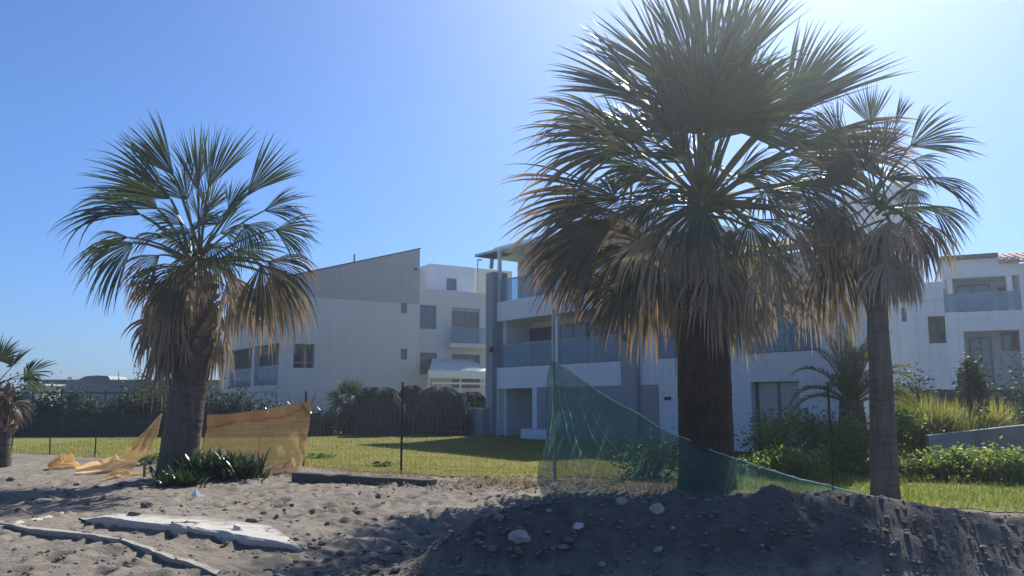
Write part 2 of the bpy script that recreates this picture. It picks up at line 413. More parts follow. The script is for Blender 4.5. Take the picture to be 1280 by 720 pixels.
# ------------------------------------------------------------------ palms
UP = Vector((0,0,1))
def fan_frond(mb, pb, base, az, el, plen, Rr, droop, rng, nseg=40, amax=R(112), dry=0.0, bend=.10, roll=0.0, ragged=.1, cup=.18):
    d = Vector((math.cos(el)*math.cos(az), math.cos(el)*math.sin(az), math.sin(el)))
    p = Vector(base); pts = [p.copy()]
    for k in range(7):
        d = (d+Vector((0,0,-bend*(k/6)*math.cos(el)-.01))).normalized()
        p = p+d*(plen/7); pts.append(p.copy())
    pb.tube(pts, [.030*Rr/1.3*(1-.55*k/7) for k in range(8)], 4, .3)
    side = d.cross(UP)
    if side.length < .05: side = Vector((math.cos(az+1.57), math.sin(az+1.57), 0))
    side.normalize()
    if roll: side = Matrix.Rotation(roll, 3, d) @ side
    blade(mb, p, d, side, Rr, droop, rng, nseg, amax, dry, ragged, cup)
JOIN = .56
def blade(mb, hub, d, side, Rr, droop, rng, nseg, amax, dry=0.0, ragged=.1, cup=.18):
    nrm = side.cross(d).normalized()
    nseg = max(16, int(nseg*min(1.15, .45+amax/1.9)))
    da = 2*amax/(nseg-1)
    steps = (0, .16, .34, .52, .66, .79, .90, 1.0)
    tears = {rng.randrange(nseg) for _ in range(int(nseg*ragged))}
    for i in range(nseg):
        if i in tears and rng.random() < .5: continue
        a = -amax+da*i
        L = Rr*(.66+.34*math.cos(a*.75))*(rng.uniform(.82, 1.08) if ragged < .3 else rng.uniform(.60, 1.08))
        sd = (d*math.cos(a)+side*math.sin(a)+nrm*(cup*abs(math.sin(a))+rng.uniform(-.03, .03))).normalized()
        q = hub.copy(); dirn = sd.copy()
        wfull = max(Rr*JOIN*da*1.06, Rr*.028)
        prev = None
        sgn = 1 if i % 2 else -1
        kink = rng.uniform(.8, 1.3)*(2.4 if rng.random() < .12 else 1.0)
        for k, t in enumerate(steps):
            if k:
                dt = t-steps[k-1]
                g = droop*kink*max(0, t-.30)*2.0
                dirn = (dirn+Vector((rng.uniform(-.03,.03), rng.uniform(-.03,.03), -g*dt*3.0))).normalized()
                q = q+dirn*L*dt
            wd = nrm.cross(dirn)
            if wd.length < 1e-4: wd = side.copy()
            wd.normalize(); wd = (wd+nrm*sgn*.45).normalized()
            w = wfull*(t/JOIN if t < JOIN else max(.05, (1-(t-JOIN)/(1.02-JOIN))**.95))
            if t == 0: w = .006
            av = min(1, max(0, dry+(.55*max(0, t-.55)/.45)*(1 if kink < 1.4 else 1.5)+rng.uniform(-.05,.05)))
            l = mb.vert(q-wd*w*.5, av); r = mb.vert(q+wd*w*.5, av)
            if prev is not None: mb.face(prev[0], prev[1], r, l)
            prev = (l, r)
def trunk_mb(pts, rads, sides=26, seed=0, ridge=.02, per=.09):
    mb = MB(); rings = []
    # resample
    P = [Vector(p) for p in pts]; L = [0]
    for a, b in zip(P, P[1:]): L.append(L[-1]+(b-a).length)
    n = max(12, int(L[-1]/.035)); 
    for k in range(n+1):
        s = L[-1]*k/n
        j = max(i for i in range(len(L)-1) if L[i] <= s+1e-9); t = (s-L[j])/(L[j+1]-L[j])
        c = P[j].lerp(P[j+1], t); r = rads[j]*(1-t)+rads[j+1]*t
        ring = []
        for m_ in range(sides):
            an = 2*math.pi*m_/sides
            nz = mnoise.noise(Vector((math.cos(an)*2+seed, math.sin(an)*2, s*1.3)))*.06+mnoise.noise(Vector((math.cos(an)*9+seed, math.sin(an)*9, s*3)))*.035
            saw = ((s/per+.25*math.sin(an*3+seed)+nz*4) % 1.0)
            rr = r*(1+nz)+ridge*saw
            ring.append(mb.vert((c.x+rr*math.cos(an), c.y+rr*math.sin(an), c.z)))
        rings.append(ring)
    for k in range(n):
        for m_ in range(sides):
            mb.face(rings[k][m_], rings[k][(m_+1)%sides], rings[k+1][(m_+1)%sides], rings[k+1][m_])
    mb.f.append(tuple(rings[-1])); return mb
def boots_mb(c0, c1, r0, r1, n, size, rng):
    mb = MB(); c0 = Vector(c0); c1 = Vector(c1)
    for k in range(n):
        t = (k+rng.random()*.5)/n; an = k*2.399
        c = c0.lerp(c1, t); r = r0*(1-t)+r1*t
        o = Vector((math.cos(an), math.sin(an), 0)); s_ = Vector((-o.y, o.x, 0))
        b = c+o*(r-.02); sz = size*rng.uniform(.7, 1.2)
        tip = b+o*sz*.75+UP*sz*rng.uniform(.5, 1.0)
        w = sz*.42
        i = [mb.vert(b-s_*w-UP*.05), mb.vert(b+s_*w-UP*.05), mb.vert(b+s_*w*.8+UP*sz*.25), mb.vert(b-s_*w*.8+UP*sz*.25),
             mb.vert(tip-s_*w*.55-UP*.05), mb.vert(tip+s_*w*.55-UP*.05), mb.vert(tip+s_*w*.5+UP*.02), mb.vert(tip-s_*w*.5+UP*.02)]
        for q in ((0,1,5,4),(1,2,6,5),(2,3,7,6),(3,0,4,7),(4,5,6,7)): mb.face(*[i[x] for x in q])
    return mb
def roll_for(az, rng):
    # side fronds twist on their stalks so the blade shows its face
    return rng.choice((-1, 1))*rng.uniform(.15, 1.0)
def fan_palm(name, label, base, path, rads, heart, greens, mids, deads, plen, Rr, seed, trunk_mat, dead_mat, boots=None, nseg=40, ridge=.02, ddroop=1.0, spread=(70, 108), fans=None):
    rng = random.Random(seed)
    t = empty(name, base, label, 'palm tree')
    trunk_mb(path, rads, 26, seed, ridge).build('trunk', trunk_mat, t, True)
    if boots: boots_mb(*boots, rng).build('leaf_stubs', M['boots'], t)
    g = MB(); pb = MB(); md = MB(); dd = MB()
    hv = Vector(heart)
    def jit(s_=.08): return Vector((rng.uniform(-s_, s_), rng.uniform(-s_, s_), rng.uniform(-s_, s_)))
    for (az, el, k1, k2, dr) in greens:
        fan_frond(g, pb, hv+jit(), R(az), R(el), plen*k1, Rr*k2, dr, rng, nseg, R(rng.uniform(*spread)), 0.0, .09*rng.uniform(.3, 1.6), roll_for(az, rng), .12, rng.uniform(.05, .38))
    for (az, el, k1, k2, dr) in mids:
        fan_frond(md, pb, hv+jit(.12)+Vector((0,0,-.18)), R(az), R(el), plen*k1, Rr*k2, dr, rng, nseg, R(rng.uniform(70, 112)), .38, .16*rng.uniform(.5, 1.5), roll_for(az, rng), .25)
    for (az, el, k1, k2, dr) in deads:
        fan_frond(dd, dd, hv+jit(.14)+Vector((0,0,-.35)), R(az), R(el), plen*k1, Rr*k2, dr*ddroop, rng, nseg-8, R(rng.uniform(48, 90)), .2, .30*rng.uniform(.4, 1.5), rng.uniform(-1.1, 1.1), .4, -.35)
    if fans:
        for kind, mbx in fan_set(t, *fans, seed+1, dead_mat, nseg): merge({'g': g, 'm': md, 'd': dd, 'p': pb}[kind], mbx)
    g.build('crown', M['frond'], t)
    pb.build('petioles', M['petiole'], t)
    if md.f: md.build('browning_fronds', M['frond_half'], t)
    if dd.f: dd.build('dead_frond_skirt', dead_mat, t)
    return t
def fan_set(t, PY, org, k, heart_px, fans, seed, dead_mat, nseg=42):
    # fronds whose hub and tip were measured on the photo, each at its own depth in the crown
    rng = random.Random(seed)
    mbs = {'g': MB(), 'm': MB(), 'd': MB()}; pb = MB()
    hv = at(*heart_px, PY)
    W = lambda c, dy: at(org[0]+c[0]/k, org[1]+c[1]/k, PY+dy)
    for (kind, hub, tip, ha, dr, dy, ty) in fans:
        H = W(hub, dy); T = W(tip, dy+ty); d = (T-H); Rr = d.length*1.04; d.normalize()
        mid = hv.lerp(H, .55)+Vector((0, 0, .10*(H-hv).length if H.z > hv.z-.5 else .25*(H-hv).length))
        st = hv+Vector((rng.uniform(-.1,.1), rng.uniform(-.1,.1), rng.uniform(-.3,.1)))
        pts = [st.lerp(mid, q/4*1.0).lerp(mid.lerp(H, q/4), q/4) for q in range(5)]
        pb.tube(pts, [.034*(1-.10*q)*Rr/1.4 for q in range(5)], 4, .3)
        nv = Vector((rng.uniform(-.5,.5), -1, rng.uniform(-.1,.9))); side = d.cross(nv)
        if side.length < .15: side = d.cross(UP)
        side.normalize()
        blade(mbs[kind], H, d, side, Rr, dr, rng, nseg, R(ha), {'g': 0, 'm': .32, 'd': .2}[kind], {'g': .08, 'm': .2, 'd': .32}[kind], rng.uniform(.05, .3) if kind != 'd' else -.3)
    for kind, nm, mt in (('g', 'crown', M['frond']), ('m', 'browning_fronds', M['frond_half']), ('d', 'dead_frond_skirt', dead_mat)):
        if mbs[kind].f: yield kind, mbs[kind]
    yield 'p', pb
def merge(a, b):
    o = len(a.v); a.v += b.v; a.a += b.a; a.f += [tuple(i+o for i in f) for f in b.f]
# azimuth: 0 = right (+x), 90 = away, 180 = left, 270 = towards the camera
rng = random.Random(21)
# big palm on the right
PY = 15.2
hb = at(878, 246, PY); bb = at(884, 612, PY); bb.z = 0
greens = [(90,78,1.1,1.0,.12),(60,60,1,1,.15),(125,56,1,1,.2),(80,44,1,1,.25),(105,34,1,1,.3),(55,32,1,1,.3),(140,34,1,1,.3),(75,16,1,1,.4),(110,12,1,1,.4),(35,18,1,1,.4),(150,14,1,1,.4),
          (258,80,.9,1,.15),(255,58,.75,.95,.3),(290,54,.75,.95,.3)]
mids = [(50,-6,1,1,.8),(80,-10,1,1,.8),(110,-8,1,1,.8),(140,-6,1,1,.8),(70,-26,1,1,1),(120,-26,1,1,1)]
deads = [(rng.uniform(20,160), rng.uniform(-60,-30), rng.uniform(.5,1.0), rng.uniform(.7,1.0), 1.3) for k in range(8)]+[(rng.uniform(190,350), rng.uniform(-72,-48), rng.uniform(.4,.8), rng.uniform(.6,.85), 1.4) for k in range(9)]
BIG = [('g',(335,335),(225,305),42,.4,-.6,-.3),('g',(545,335),(645,318),42,.4,-.5,-.3),('m',(372,358),(285,345),45,.6,-.9,-.4),('g',(500,345),(585,300),40,.35,-.7,-.4),('g',(455,330),(470,250),50,.3,-1.2,-.6),('g',(400,320),(350,240),42,.3,-1.1,-.5),('m',(560,390),(640,420),50,.8,-1.0,-.4),('m',(340,400),(250,420),50,.8,-.9,-.4),
  ('g',(330,195),(145,105),34,.14,-.2,.2),('g',(378,165),(240,28),32,.10,.3,.3),('g',(420,150),(352,-40),30,.08,-.2,.2),('g',(448,150),(445,-70),32,.06,.1,.1),('g',(482,150),(575,-30),30,.08,.2,-.2),
  ('g',(555,245),(775,100),15,.08,-.4,-.3),('g',(590,225),(690,55),20,.10,.4,.2),('g',(430,262),(425,70),78,.16,-.6,-.5),('g',(385,235),(290,75),58,.16,.5,.3),('g',(500,235),(585,85),58,.16,.3,.2),('g',(470,270),(520,110),60,.18,-.8,-.5),('g',(390,280),(330,130),55,.2,-.7,-.4),
  ('m',(285,285),(72,285),42,.42,-.3,-.2),('g',(275,255),(110,205),30,.35,.4,.3),('g',(330,300),(180,240),40,.35,.7,.6),('m',(275,388),(42,412),36,.40,-.2,.1),('m',(285,420),(60,470),30,.55,.4,.2),('m',(255,440),(88,575),32,.55,-.5,-.2),
  ('m',(300,545),(165,640),55,1.1,-.6,-.2),('g',(432,402),(300,462),72,.75,-1.2,-.6),('g',(525,432),(572,520),70,.8,-1.2,-.5),('m',(620,358),(780,455),58,1.0,-.7,-.3),('m',(600,300),(862,280),26,.45,.2,.0),('g',(640,275),(770,335),45,.6,.3,.2),
  ('g',(560,290),(680,225),40,.35,-.3,-.2),('g',(610,330),(730,300),42,.45,.5,.3),('d',(560,480),(625,640),48,1.2,-.9,-.2),('m',(690,470),(725,650),42,1.2,-.3,0),('d',(452,470),(470,575),60,1.2,-1.0,-.2),('d',(600,430),(690,590),55,1.2,-.8,-.3),('d',(660,420),(800,560),50,1.2,-.4,-.1),
  ('d',(360,450),(300,600),60,1.2,-.9,-.3),('d',(520,540),(530,670),40,1.2,-.6,0),('m',(340,470),(250,640),50,1.1,-.5,-.2),('d',(420,450),(400,560),65,1.2,-1.0,-.3),('d',(625,540),(660,680),45,1.2,-.2,0),('d',(690,540),(740,690),35,1.2,.3,.1),('m',(215,470),(120,600),30,.8,.3,.3)]
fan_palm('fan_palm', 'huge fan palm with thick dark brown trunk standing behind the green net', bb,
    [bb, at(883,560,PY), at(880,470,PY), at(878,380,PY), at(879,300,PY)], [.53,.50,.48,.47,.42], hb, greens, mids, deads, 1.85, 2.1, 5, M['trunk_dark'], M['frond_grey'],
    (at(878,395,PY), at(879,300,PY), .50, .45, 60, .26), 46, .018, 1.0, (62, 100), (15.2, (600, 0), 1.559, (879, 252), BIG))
# left palm
PY = 17.0
hb = at(240, 318, PY); bb = at(222, 590, PY); bb.z = gz(bb.x, bb.y)
greens = [(75,48,.9,.9,.25),(115,40,.9,.9,.25),(60,24,.9,.9,.4),(130,22,.9,.9,.4),(95,10,.9,.9,.5)]
mids = [(60,-8,1,1,.9),(95,-12,1,1,.9),(130,-8,1,1,.9)]
deads = [(150,-50,.9,1,1.2),(40,-50,.9,1,1.2),(95,-50,.9,1,1.2),(70,-60,.9,1,1.2),(120,-60,.9,1,1.2),(200,-66,1.0,1.1,1.5)]
MID = [('d',(330,470),(285,640),40,1.2,-.3,0),('d',(345,560),(335,735),30,.8,-.2,0),('d',(360,545),(352,735),24,.8,-.3,0),('d',(310,530),(282,660),34,1.0,.1,0),('g',(420,330),(330,330),50,.6,-.9,-.3),('g',(480,320),(560,270),46,.5,-.8,-.3),('m',(330,320),(240,350),44,.8,-.4,-.2),('g',(450,270),(480,170),44,.2,-.5,-.3),
  ('g',(370,182),(276,55),23,.10,.1,.1),('g',(428,218),(408,70),27,.08,-.2,-.1),('g',(452,212),(516,62),31,.08,.2,.2),('g',(546,226),(652,110),31,.14,0,0),('g',(585,266),(702,236),48,.30,.2,.1),('g',(612,312),(728,330),42,.40,0,0),
  ('g',(362,238),(180,138),32,.18,-.2,-.2),('g',(330,262),(215,190),36,.25,.5,.3),('g',(292,276),(98,232),29,.62,.1,.1),('g',(272,342),(112,440),45,.85,-.2,-.1),('g',(260,330),(140,350),36,.7,.4,.2),('m',(335,372),(228,470),48,1.0,-.5,-.2),
  ('g',(540,300),(592,368),55,.6,-.6,-.4),('g',(455,345),(505,402),50,.7,-.9,-.4),('g',(400,240),(350,150),50,.2,.5,.4),('g',(500,260),(560,180),41,.2,.5,.4),('g',(395,300),(300,260),41,.4,-.7,-.3),('g',(430,290),(445,200),55,.25,-.7,-.4),
  ('m',(402,398),(262,520),52,1.15,-.6,-.2),('d',(380,430),(290,610),40,1.3,-.4,0),('d',(370,480),(330,700),38,1.3,-.3,0),('d',(350,520),(372,722),32,1.3,-.2,.1),('m',(595,388),(722,455),50,1.05,-.3,-.1),('m',(580,395),(650,580),52,1.2,-.5,-.1),('d',(600,420),(690,590),45,1.2,.1,.1),
  ('d',(505,420),(540,590),48,1.3,-.6,-.1),('m',(430,375),(385,470),60,1.2,-.9,-.3),('m',(470,380),(500,500),50,1.2,-.9,-.3),('d',(478,555),(466,700),16,.6,-.3,0),('d',(375,440),(330,620),45,1.3,-.5,-.1),('d',(530,440),(600,600),45,1.3,-.2,0),('d',(420,420),(430,520),50,1.3,-.9,-.2)]
fan_palm('fan_palm', 'medium fan palm with ragged brown skirt beside the orange netting', bb,
    [bb, at(225,560,PY), at(234,500,PY), at(244,440,PY), at(245,350,PY)], [.45,.385,.36,.34,.35], hb, greens, mids, deads, 1.32, 1.48, 9, M['trunk'], M['frond_dry'],
    (at(243,452,PY), at(244,345,PY), .34, .36, 60, .26), 42, .012, 1.0, (52, 92), (17.0, (25, 125), 1.92, (246, 322), MID))
# slim palm on the right
PY = 14.0
hb = at(1102, 258, PY); bb = at(1106, 622, PY); bb.z = gz(bb.x, bb.y)
greens = [(90,70,1,1,.15),(60,46,1,1,.2),(120,44,1,1,.2),(80,22,1,1,.3),(130,20,1,1,.3),(40,20,1,1,.3)]
mids = [(60,-12,1,1,.9),(100,-14,1,1,.9),(140,-12,1,1,.9)]
deads = [(rng.uniform(0,360), rng.uniform(-62,-44), rng.uniform(.6,.9), rng.uniform(.8,1.0), 1.3) for k in range(9)]
SLIM = [('g',(762,245),(752,158),38,.08,.1,0),('g',(808,245),(832,186),14,.08,0,0),('g',(838,285),(955,232),44,.25,-.1,0),('g',(842,312),(915,345),45,.45,.2,.1),('g',(868,346),(990,384),26,.5,-.1,0),('g',(880,400),(962,470),40,.55,0,0),
  ('g',(842,368),(832,414),75,.6,-.4,-.1),('g',(720,290),(640,232),45,.25,0,0),('g',(730,330),(650,320),45,.5,.2,0),('g',(700,262),(650,200),40,.2,.3,.1),('g',(790,290),(800,220),50,.2,-.4,-.2),('m',(760,320),(850,268),35,.3,-.5,-.2),
  ('m',(832,420),(855,560),56,1.2,-.1,0),('d',(880,440),(915,545),48,1.2,.1,0),('d',(745,440),(735,545),50,1.2,0,0),('d',(800,430),(800,540),60,1.2,-.4,0),('m',(710,400),(665,500),50,1.1,0,0),('d',(850,450),(880,560),50,1.2,-.2,0)]
fan_palm('fan_palm', 'slender fan palm with slim grey trunk on the green grass at right', bb,
    [bb, at(1105,560,PY), at(1101,470,PY), at(1096,380,PY), at(1099,290,PY)], [.24,.215,.185,.165,.18], hb, greens, mids, deads, .95, 1.05, 14, M['trunk_grey'], M['frond_grey'],
    (at(1096,370,PY), at(1099,290,PY), .17, .19, 30, .15), 38, .006, 1.0, (55, 95), (14.0, (600, 0), 1.559, (1098, 250), SLIM))
# palm cut by the left edge
PY = 20.0
hb = at(-4, 482, PY); bb = at(2, 582, PY); bb.z = gz(bb.x, bb.y)
greens = [(90,80,1,1,.1),(40,60,1,1,.15),(10,34,1.3,1,.2),(0,20,1.1,1,.4),(180,40,1,1,.2),(270,55,1,1,.2),(140,50,1,1,.2),(220,20,1,1,.4)]
mids = [(330,0,1,1,.8),(280,-10,1,1,.8),(20,-10,.9,1,.9),(200,-10,1,1,.8)]
deads = [(300,-40,.7,.8,1.2),(350,-46,.7,.8,1.2),(250,-40,.7,.8,1.2)]
fan_palm('fan_palm', 'young fan palm with shaggy pale trunk at the left edge of the beach', bb,
    [bb, at(2,550,PY), at(0,510,PY), at(-2,488,PY)], [.20,.20,.22,.20], hb, greens, mids, deads, .55, .72, 17, M['trunk'], M['frond_grey'],
    (at(2,545,PY), at(-2,486,PY), .20, .20, 50, .22), 30, .01)
# small fan palm on the far lawn
PY = 39.0
hb = at(436, 503, PY); bb = at(436, 541, PY); bb.z = 0
greens = [(k*137.5 % 360, 86-k*4.6, 1, 1, .2) for k in range(22)]
fan_palm('fan_palm', 'small dark fan palm growing on the lawn beside the thatched domes', bb,
    [bb, at(436,525,PY), at(436,505,PY)], [.34,.36,.26], hb, greens, [], [], .50, .75, 23, M['trunk_dark'], M['frond_grey'],
    (at(436,536,PY), at(436,505,PY), .33, .28, 40, .22), 24, .01)

# young feather palm behind the slim trunk
def feather_frond(mb, base, az, el, L, droop, rng, n=20, ll=.34):
    d = Vector((math.cos(el)*math.cos(az), math.cos(el)*math.sin(az), math.sin(el)))
    p = Vector(base); pts = [p.copy()]; dirs = [d.copy()]
    for k in range(n):
        d = (d+Vector((0,0,-droop*(k/n)*.14))).normalized(); p = p+d*L/n
        pts.append(p.copy()); dirs.append(d.copy())
    mb.tube(pts, [.03*(1-.85*k/n) for k in range(n+1)], 4, .7)
    for k in range(2, n+1):
        for sub in (0, .5):
            c = pts[k-1].lerp(pts[k], sub) if sub else pts[k]
            d = dirs[k]; s_ = d.cross(UP).normalized(); u = s_.cross(d)
            for sg in (-1, 1):
                l = ll*L/2*math.sin(math.pi*min(.96, .12+.85*k/n))**.6*rng.uniform(.85, 1.1)
                q = (s_*sg*.72+d*.6+u*rng.uniform(.15, .5)).normalized()
                w = d*.022
                tip = c+q*l+Vector((0,0,-.12*l))
                a = rng.random()
                i = [mb.vert(c-w*.4, a), mb.vert(c+w*.4, a), mb.vert(c+q*l*.5+w, a), mb.vert(tip, a), mb.vert(c+q*l*.5-w, a)]
                mb.face(i[0], i[1], i[2], i[3], i[4])
PY = 21.0
c = at(1064, 505, PY); b = at(1066, 578, PY); b.z = 0
dp = empty('feather_palm', b, 'young feather leaved palm with short stout trunk behind the shrubs', 'palm tree')
trunk_mb([b, at(1066,545,PY), at(1064,500,PY)], [.32,.36,.26], 20, 4, .03, .12).build('trunk', M['trunk'], dp, True)
rng = random.Random(31)
mb = MB()
for (az, el, L, dr) in [(178,36,1.9,1.7),(184,22,1.7,1.2),(170,58,1.9,1.5),(2,34,2.0,1.5),(6,16,2.1,1.0),(356,52,2.0,1.5),(80,78,2.2,.6),(260,80,2.0,.6),(120,66,2.1,1),(40,66,2.2,1),(300,60,1.7,1.5),(230,52,1.7,1.5),(330,70,2.2,.8),(210,72,2.1,.8),(270,40,1.5,1.4),(90,40,1.9,1.4),(10,72,2.2,.6),(15,44,2.3,.8)]:
    feather_frond(mb, c, R(az), R(el), L, dr, rng)
M['olive_frond'] = m_leaf('olive_feather_frond', (.060, .075, .032), (.125, .135, .055), None, .35, .45, .4)
mb.build('crown', M['olive_frond'], dp)

# ------------------------------------------------------------------ shrubs and plants
def leaf_cloud(mb, c, rad, n, ls, rng, clumps=14, flat=.0):
    c = Vector(c); cl = []
    for k in range(clumps):
        while True:
            q = Vector((rng.uniform(-1,1), rng.uniform(-1,1), rng.uniform(-1,1)))
            if q.length < 1: break
        q = q*rng.uniform(.75, 1.0) if q.length > .5 else q
        cl.append((Vector((q.x*rad[0], q.y*rad[1], q.z*rad[2])), rng.uniform(.22, .42), rng.uniform(-.2, .2)))
    mr = min(rad)
    for k in range(n):
        o, s_, va = rng.choice(cl)
        p = c+o+Vector((rng.gauss(0,1)*s_*rad[0], rng.gauss(0,1)*s_*rad[1], rng.gauss(0,1)*s_*rad[2]))
        if p.z < c.z-rad[2]: p.z = c.z-rad[2]+rng.random()*.08
        an = rng.uniform(0, 6.283); ti = rng.uniform(-.9, .9)
        d = Vector((math.cos(an)*math.cos(ti), math.sin(an)*math.cos(ti), math.sin(ti)))
        w = d.cross(Vector((rng.uniform(-1,1), rng.uniform(-1,1), rng.uniform(.2,1)))).normalized()
        l = ls*rng.uniform(.6, 1.3); a = min(1, max(0, rng.random()*.7+.15+va))
        i = [mb.vert(p, a), mb.vert(p+d*l*.5+w*l*.24, a), mb.vert(p+d*l, a), mb.vert(p+d*l*.5-w*l*.24, a)]
        mb.face(*i)
def shrub(name, label, base, rad, n, ls, mat, seed, cat='shrub', clumps=16, group=None):
    rng = random.Random(seed); base = Vector(base)
    t = empty(name, base, label, cat, group)
    mb = MB(); leaf_cloud(mb, base+Vector((0,0,rad[2]*1.0)), rad, n, ls, rng, clumps)
    st = MB()
    for k in range(10):
        an = rng.uniform(0, 6.283); e = base+Vector((math.cos(an)*rad[0]*.7, math.sin(an)*rad[1]*.7, rad[2]*rng.uniform(1, 1.9)))
        st.tube([base+Vector((0,0,-.05)), base.lerp(e, .5)+Vector((0,0,.08)), e], [.022,.014,.006], 5)
    st.build('stems', M['stem'], t); mb.build('foliage', mat, t)
    return t
def gp(px, py):
    p = on_ground(px, py); p.z = gz(p.x, p.y); return p
shrub('garden_shrub', 'tall loose green shrub growing right behind the huge palm trunk', gp(958, 576), (.6,.5,.60), 1700, .12, M['shrub'], 41)
shrub('garden_shrub', 'rounded mid green shrub in front of the ground floor patio door', at(1005, 570, 20.5)*1, (1.05,.7,.52), 2100, .12, M['shrub'], 42)
shrub('garden_shrub', 'light green leafy shrub crowding the foot of the feather palm', gp(1060, 584), (.85,.6,.55), 3000, .11, M['herb'], 43)
shrub('garden_shrub', 'low sunlit green shrub beside the dark steel fence post', gp(992, 592), (.85,.5,.34), 2400, .10, M['herb'], 44)
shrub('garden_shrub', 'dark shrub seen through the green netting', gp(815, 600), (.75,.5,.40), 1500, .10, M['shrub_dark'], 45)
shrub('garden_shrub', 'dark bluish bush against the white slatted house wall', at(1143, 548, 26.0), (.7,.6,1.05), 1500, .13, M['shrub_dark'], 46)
shrub('herb_patch', 'broad leaved green herbs spreading below the curved low wall', gp(1176, 592), (.95,.45,.34), 3000, .11, M['herb'], 47, 'plant')
shrub('herb_patch', 'broad leaved green herbs running to the right edge', gp(1272, 596), (.8,.4,.32), 2400, .11, M['herb'], 48, 'plant')
shrub('herb_patch', 'thick tangle of herbs hiding the middle of the low curved wall', gp(1224, 593), (.7,.42,.33), 2200, .11, M['herb'], 57, 'plant')
shrub('herb_patch', 'bright green herbs close to the slim palm trunk', gp(1138, 582), (.45,.45,.36), 1300, .10, M['herb'], 49, 'plant')
shrub('garden_shrub', 'loose yellow green bush left of the yellow grass behind the slim trunk', at(1122, 545, 20.5)*1, (.6,.5,.36), 1100, .11, M['herb'], 58)
shrub('weed', 'small low weed at the foot of the swooping orange net', gp(186, 584), (.40,.25,.12), 500, .08, M['shrub'], 50, 'plant')
shrub('weed', 'small dark weed tuft on the lawn edge right of the orange net', gp(398, 573), (.42,.2,.07), 420, .07, M['shrub'], 52, 'plant')
shrub('weed', 'small dark weed tuft near the thin fence post', gp(478, 584), (.34,.2,.07), 380, .06, M['shrub'], 53, 'plant')
shrub('garden_shrub', 'far small bush behind the medium palm near the long shed', at(186, 520, 41), (1.1,.8,1.1), 1300, .18, M['shrub_dark'], 54)
# slim dark tree at right
tb = at(1213, 560, 22.5); tb.z = 0
t = empty('small_tree', tb, 'thin dark leafy young tree in front of the right hand house', 'tree')
trunk_mb([tb, tb+Vector((.04,0,1.2)), tb+Vector((.1,.05,2.6))], [.09,.07,.04], 10, 3, .006).build('trunk', M['stem'], t, True)
mb = MB(); rng = random.Random(60)
leaf_cloud(mb, tb+Vector((.08,0,2.1)), (.36,.36,.85), 1500, .14, rng, 12); leaf_cloud(mb, tb+Vector((.0,0,.9)), (.25,.25,.5), 260, .10, rng, 6)
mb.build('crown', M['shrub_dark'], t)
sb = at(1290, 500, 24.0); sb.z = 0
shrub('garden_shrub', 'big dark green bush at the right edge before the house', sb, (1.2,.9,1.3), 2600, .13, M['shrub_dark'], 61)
# ornamental grass
def tuft(name, label, base, rx, ry, h, n, mat, seed, w=.016, lean=.35, cat='plant', fl=None):
    rng = random.Random(seed); mb = MB(); base = Vector(base)
    for k in range(n):
        q = Vector((rng.gauss(0,.45)*rx, rng.gauss(0,.45)*ry, 0)); hh = h*rng.uniform(.55, 1.1)
        an = rng.uniform(0, 6.283); l = lean*rng.random(); d = Vector((math.cos(an), math.sin(an), 0)); s_ = Vector((-d.y, d.x, 0))
        p0 = base+q; p1 = p0+UP*hh*.55+d*hh*l*.25; p2 = p0+UP*hh*(1-.35*l)+d*hh*l; a = rng.random(); ww = w*rng.uniform(.7,1.3)
        i = [mb.vert(p0-s_*ww, a), mb.vert(p0+s_*ww, a), mb.vert(p1+s_*ww*.9, a), mb.vert(p1-s_*ww*.9, a), mb.vert(p2, a)]
        mb.face(i[0], i[1], i[2], i[3]); mb.face(i[3], i[2], i[4])
    return tag(mb.build(name, mat, None, origin=base), label, cat)
gb = at(1158, 548, 21.5); gb.z = -.02
tuft('ornamental_grass', 'wide yellow green clump of tall grass right of the slim palm', gb, 1.15, .6, 1.8, 2000, M['shrub_yellow'], 71, .016, .6)
gb = at(1236, 540, 23.0); gb.z = -.02
tuft('ornamental_grass', 'narrower yellow grass clump right of the thin dark tree', gb, .55, .5, 1.75, 800, M['shrub_yellow'], 72, .016, .6)
gb = at(1190, 535, 22.6); gb.z = -.02
tuft('ornamental_grass', 'green tall grass clump between two yellow grass clumps', gb, .5, .4, 1.6, 700, M['shrub'], 73, .018, .7)
gb = gp(952, 588)
tuft('wild_grass', 'straggly dry brown grass at the foot of the tall green shrub', gb, .5, .3, .5, 420, M['drygrass'], 74)
# strappy plant by the left palm
def strappy(name, label, base, rx, ry, n, L, seed):
    rng = random.Random(seed); mb = MB(); base = Vector(base)
    for k in range(n):
        cx = rng.gauss(0,.42)*rx; cy = rng.gauss(0,.42)*ry
        p = base+Vector((cx, cy, -.02)); an = rng.uniform(0, 6.283)
        d0 = Vector((math.cos(an), math.sin(an), 0)); d = (UP+d0*rng.uniform(.3, 1.5)).normalized()
        s_ = Vector((-d0.y, d0.x, 0)); l = L*rng.uniform(.6, 1.15); a = rng.random(); w = .027*rng.uniform(.7, 1.2)
        prev = None
        for j in range(7):
            t = j/6
            ww = w*(1 if t < .6 else max(.05, 1-(t-.6)/.4))
            l1 = mb.vert(p-s_*ww, a); r1 = mb.vert(p+s_*ww, a)
            if prev: mb.face(prev[0], prev[1], r1, l1)
            prev = (l1, r1); d = (d+Vector((0,0,-.34*t))).normalized(); p = p+d*l/6
    return tag(mb.build(name, M['strap'], None, origin=base), label, 'plant')
b = on_ground(268, 598); b.z = gz(b.x, b.y)
strappy('strappy_plant', 'large dark strap leaved clump at the foot of the medium palm', b, .95, .5, 1150, .66, 81)
b = on_ground(222, 606); b.z = gz(b.x, b.y)
strappy('strappy_plant', 'low strap leaved offshoot spilling left in front of the palm base', b, .48, .25, 190, .5, 82)

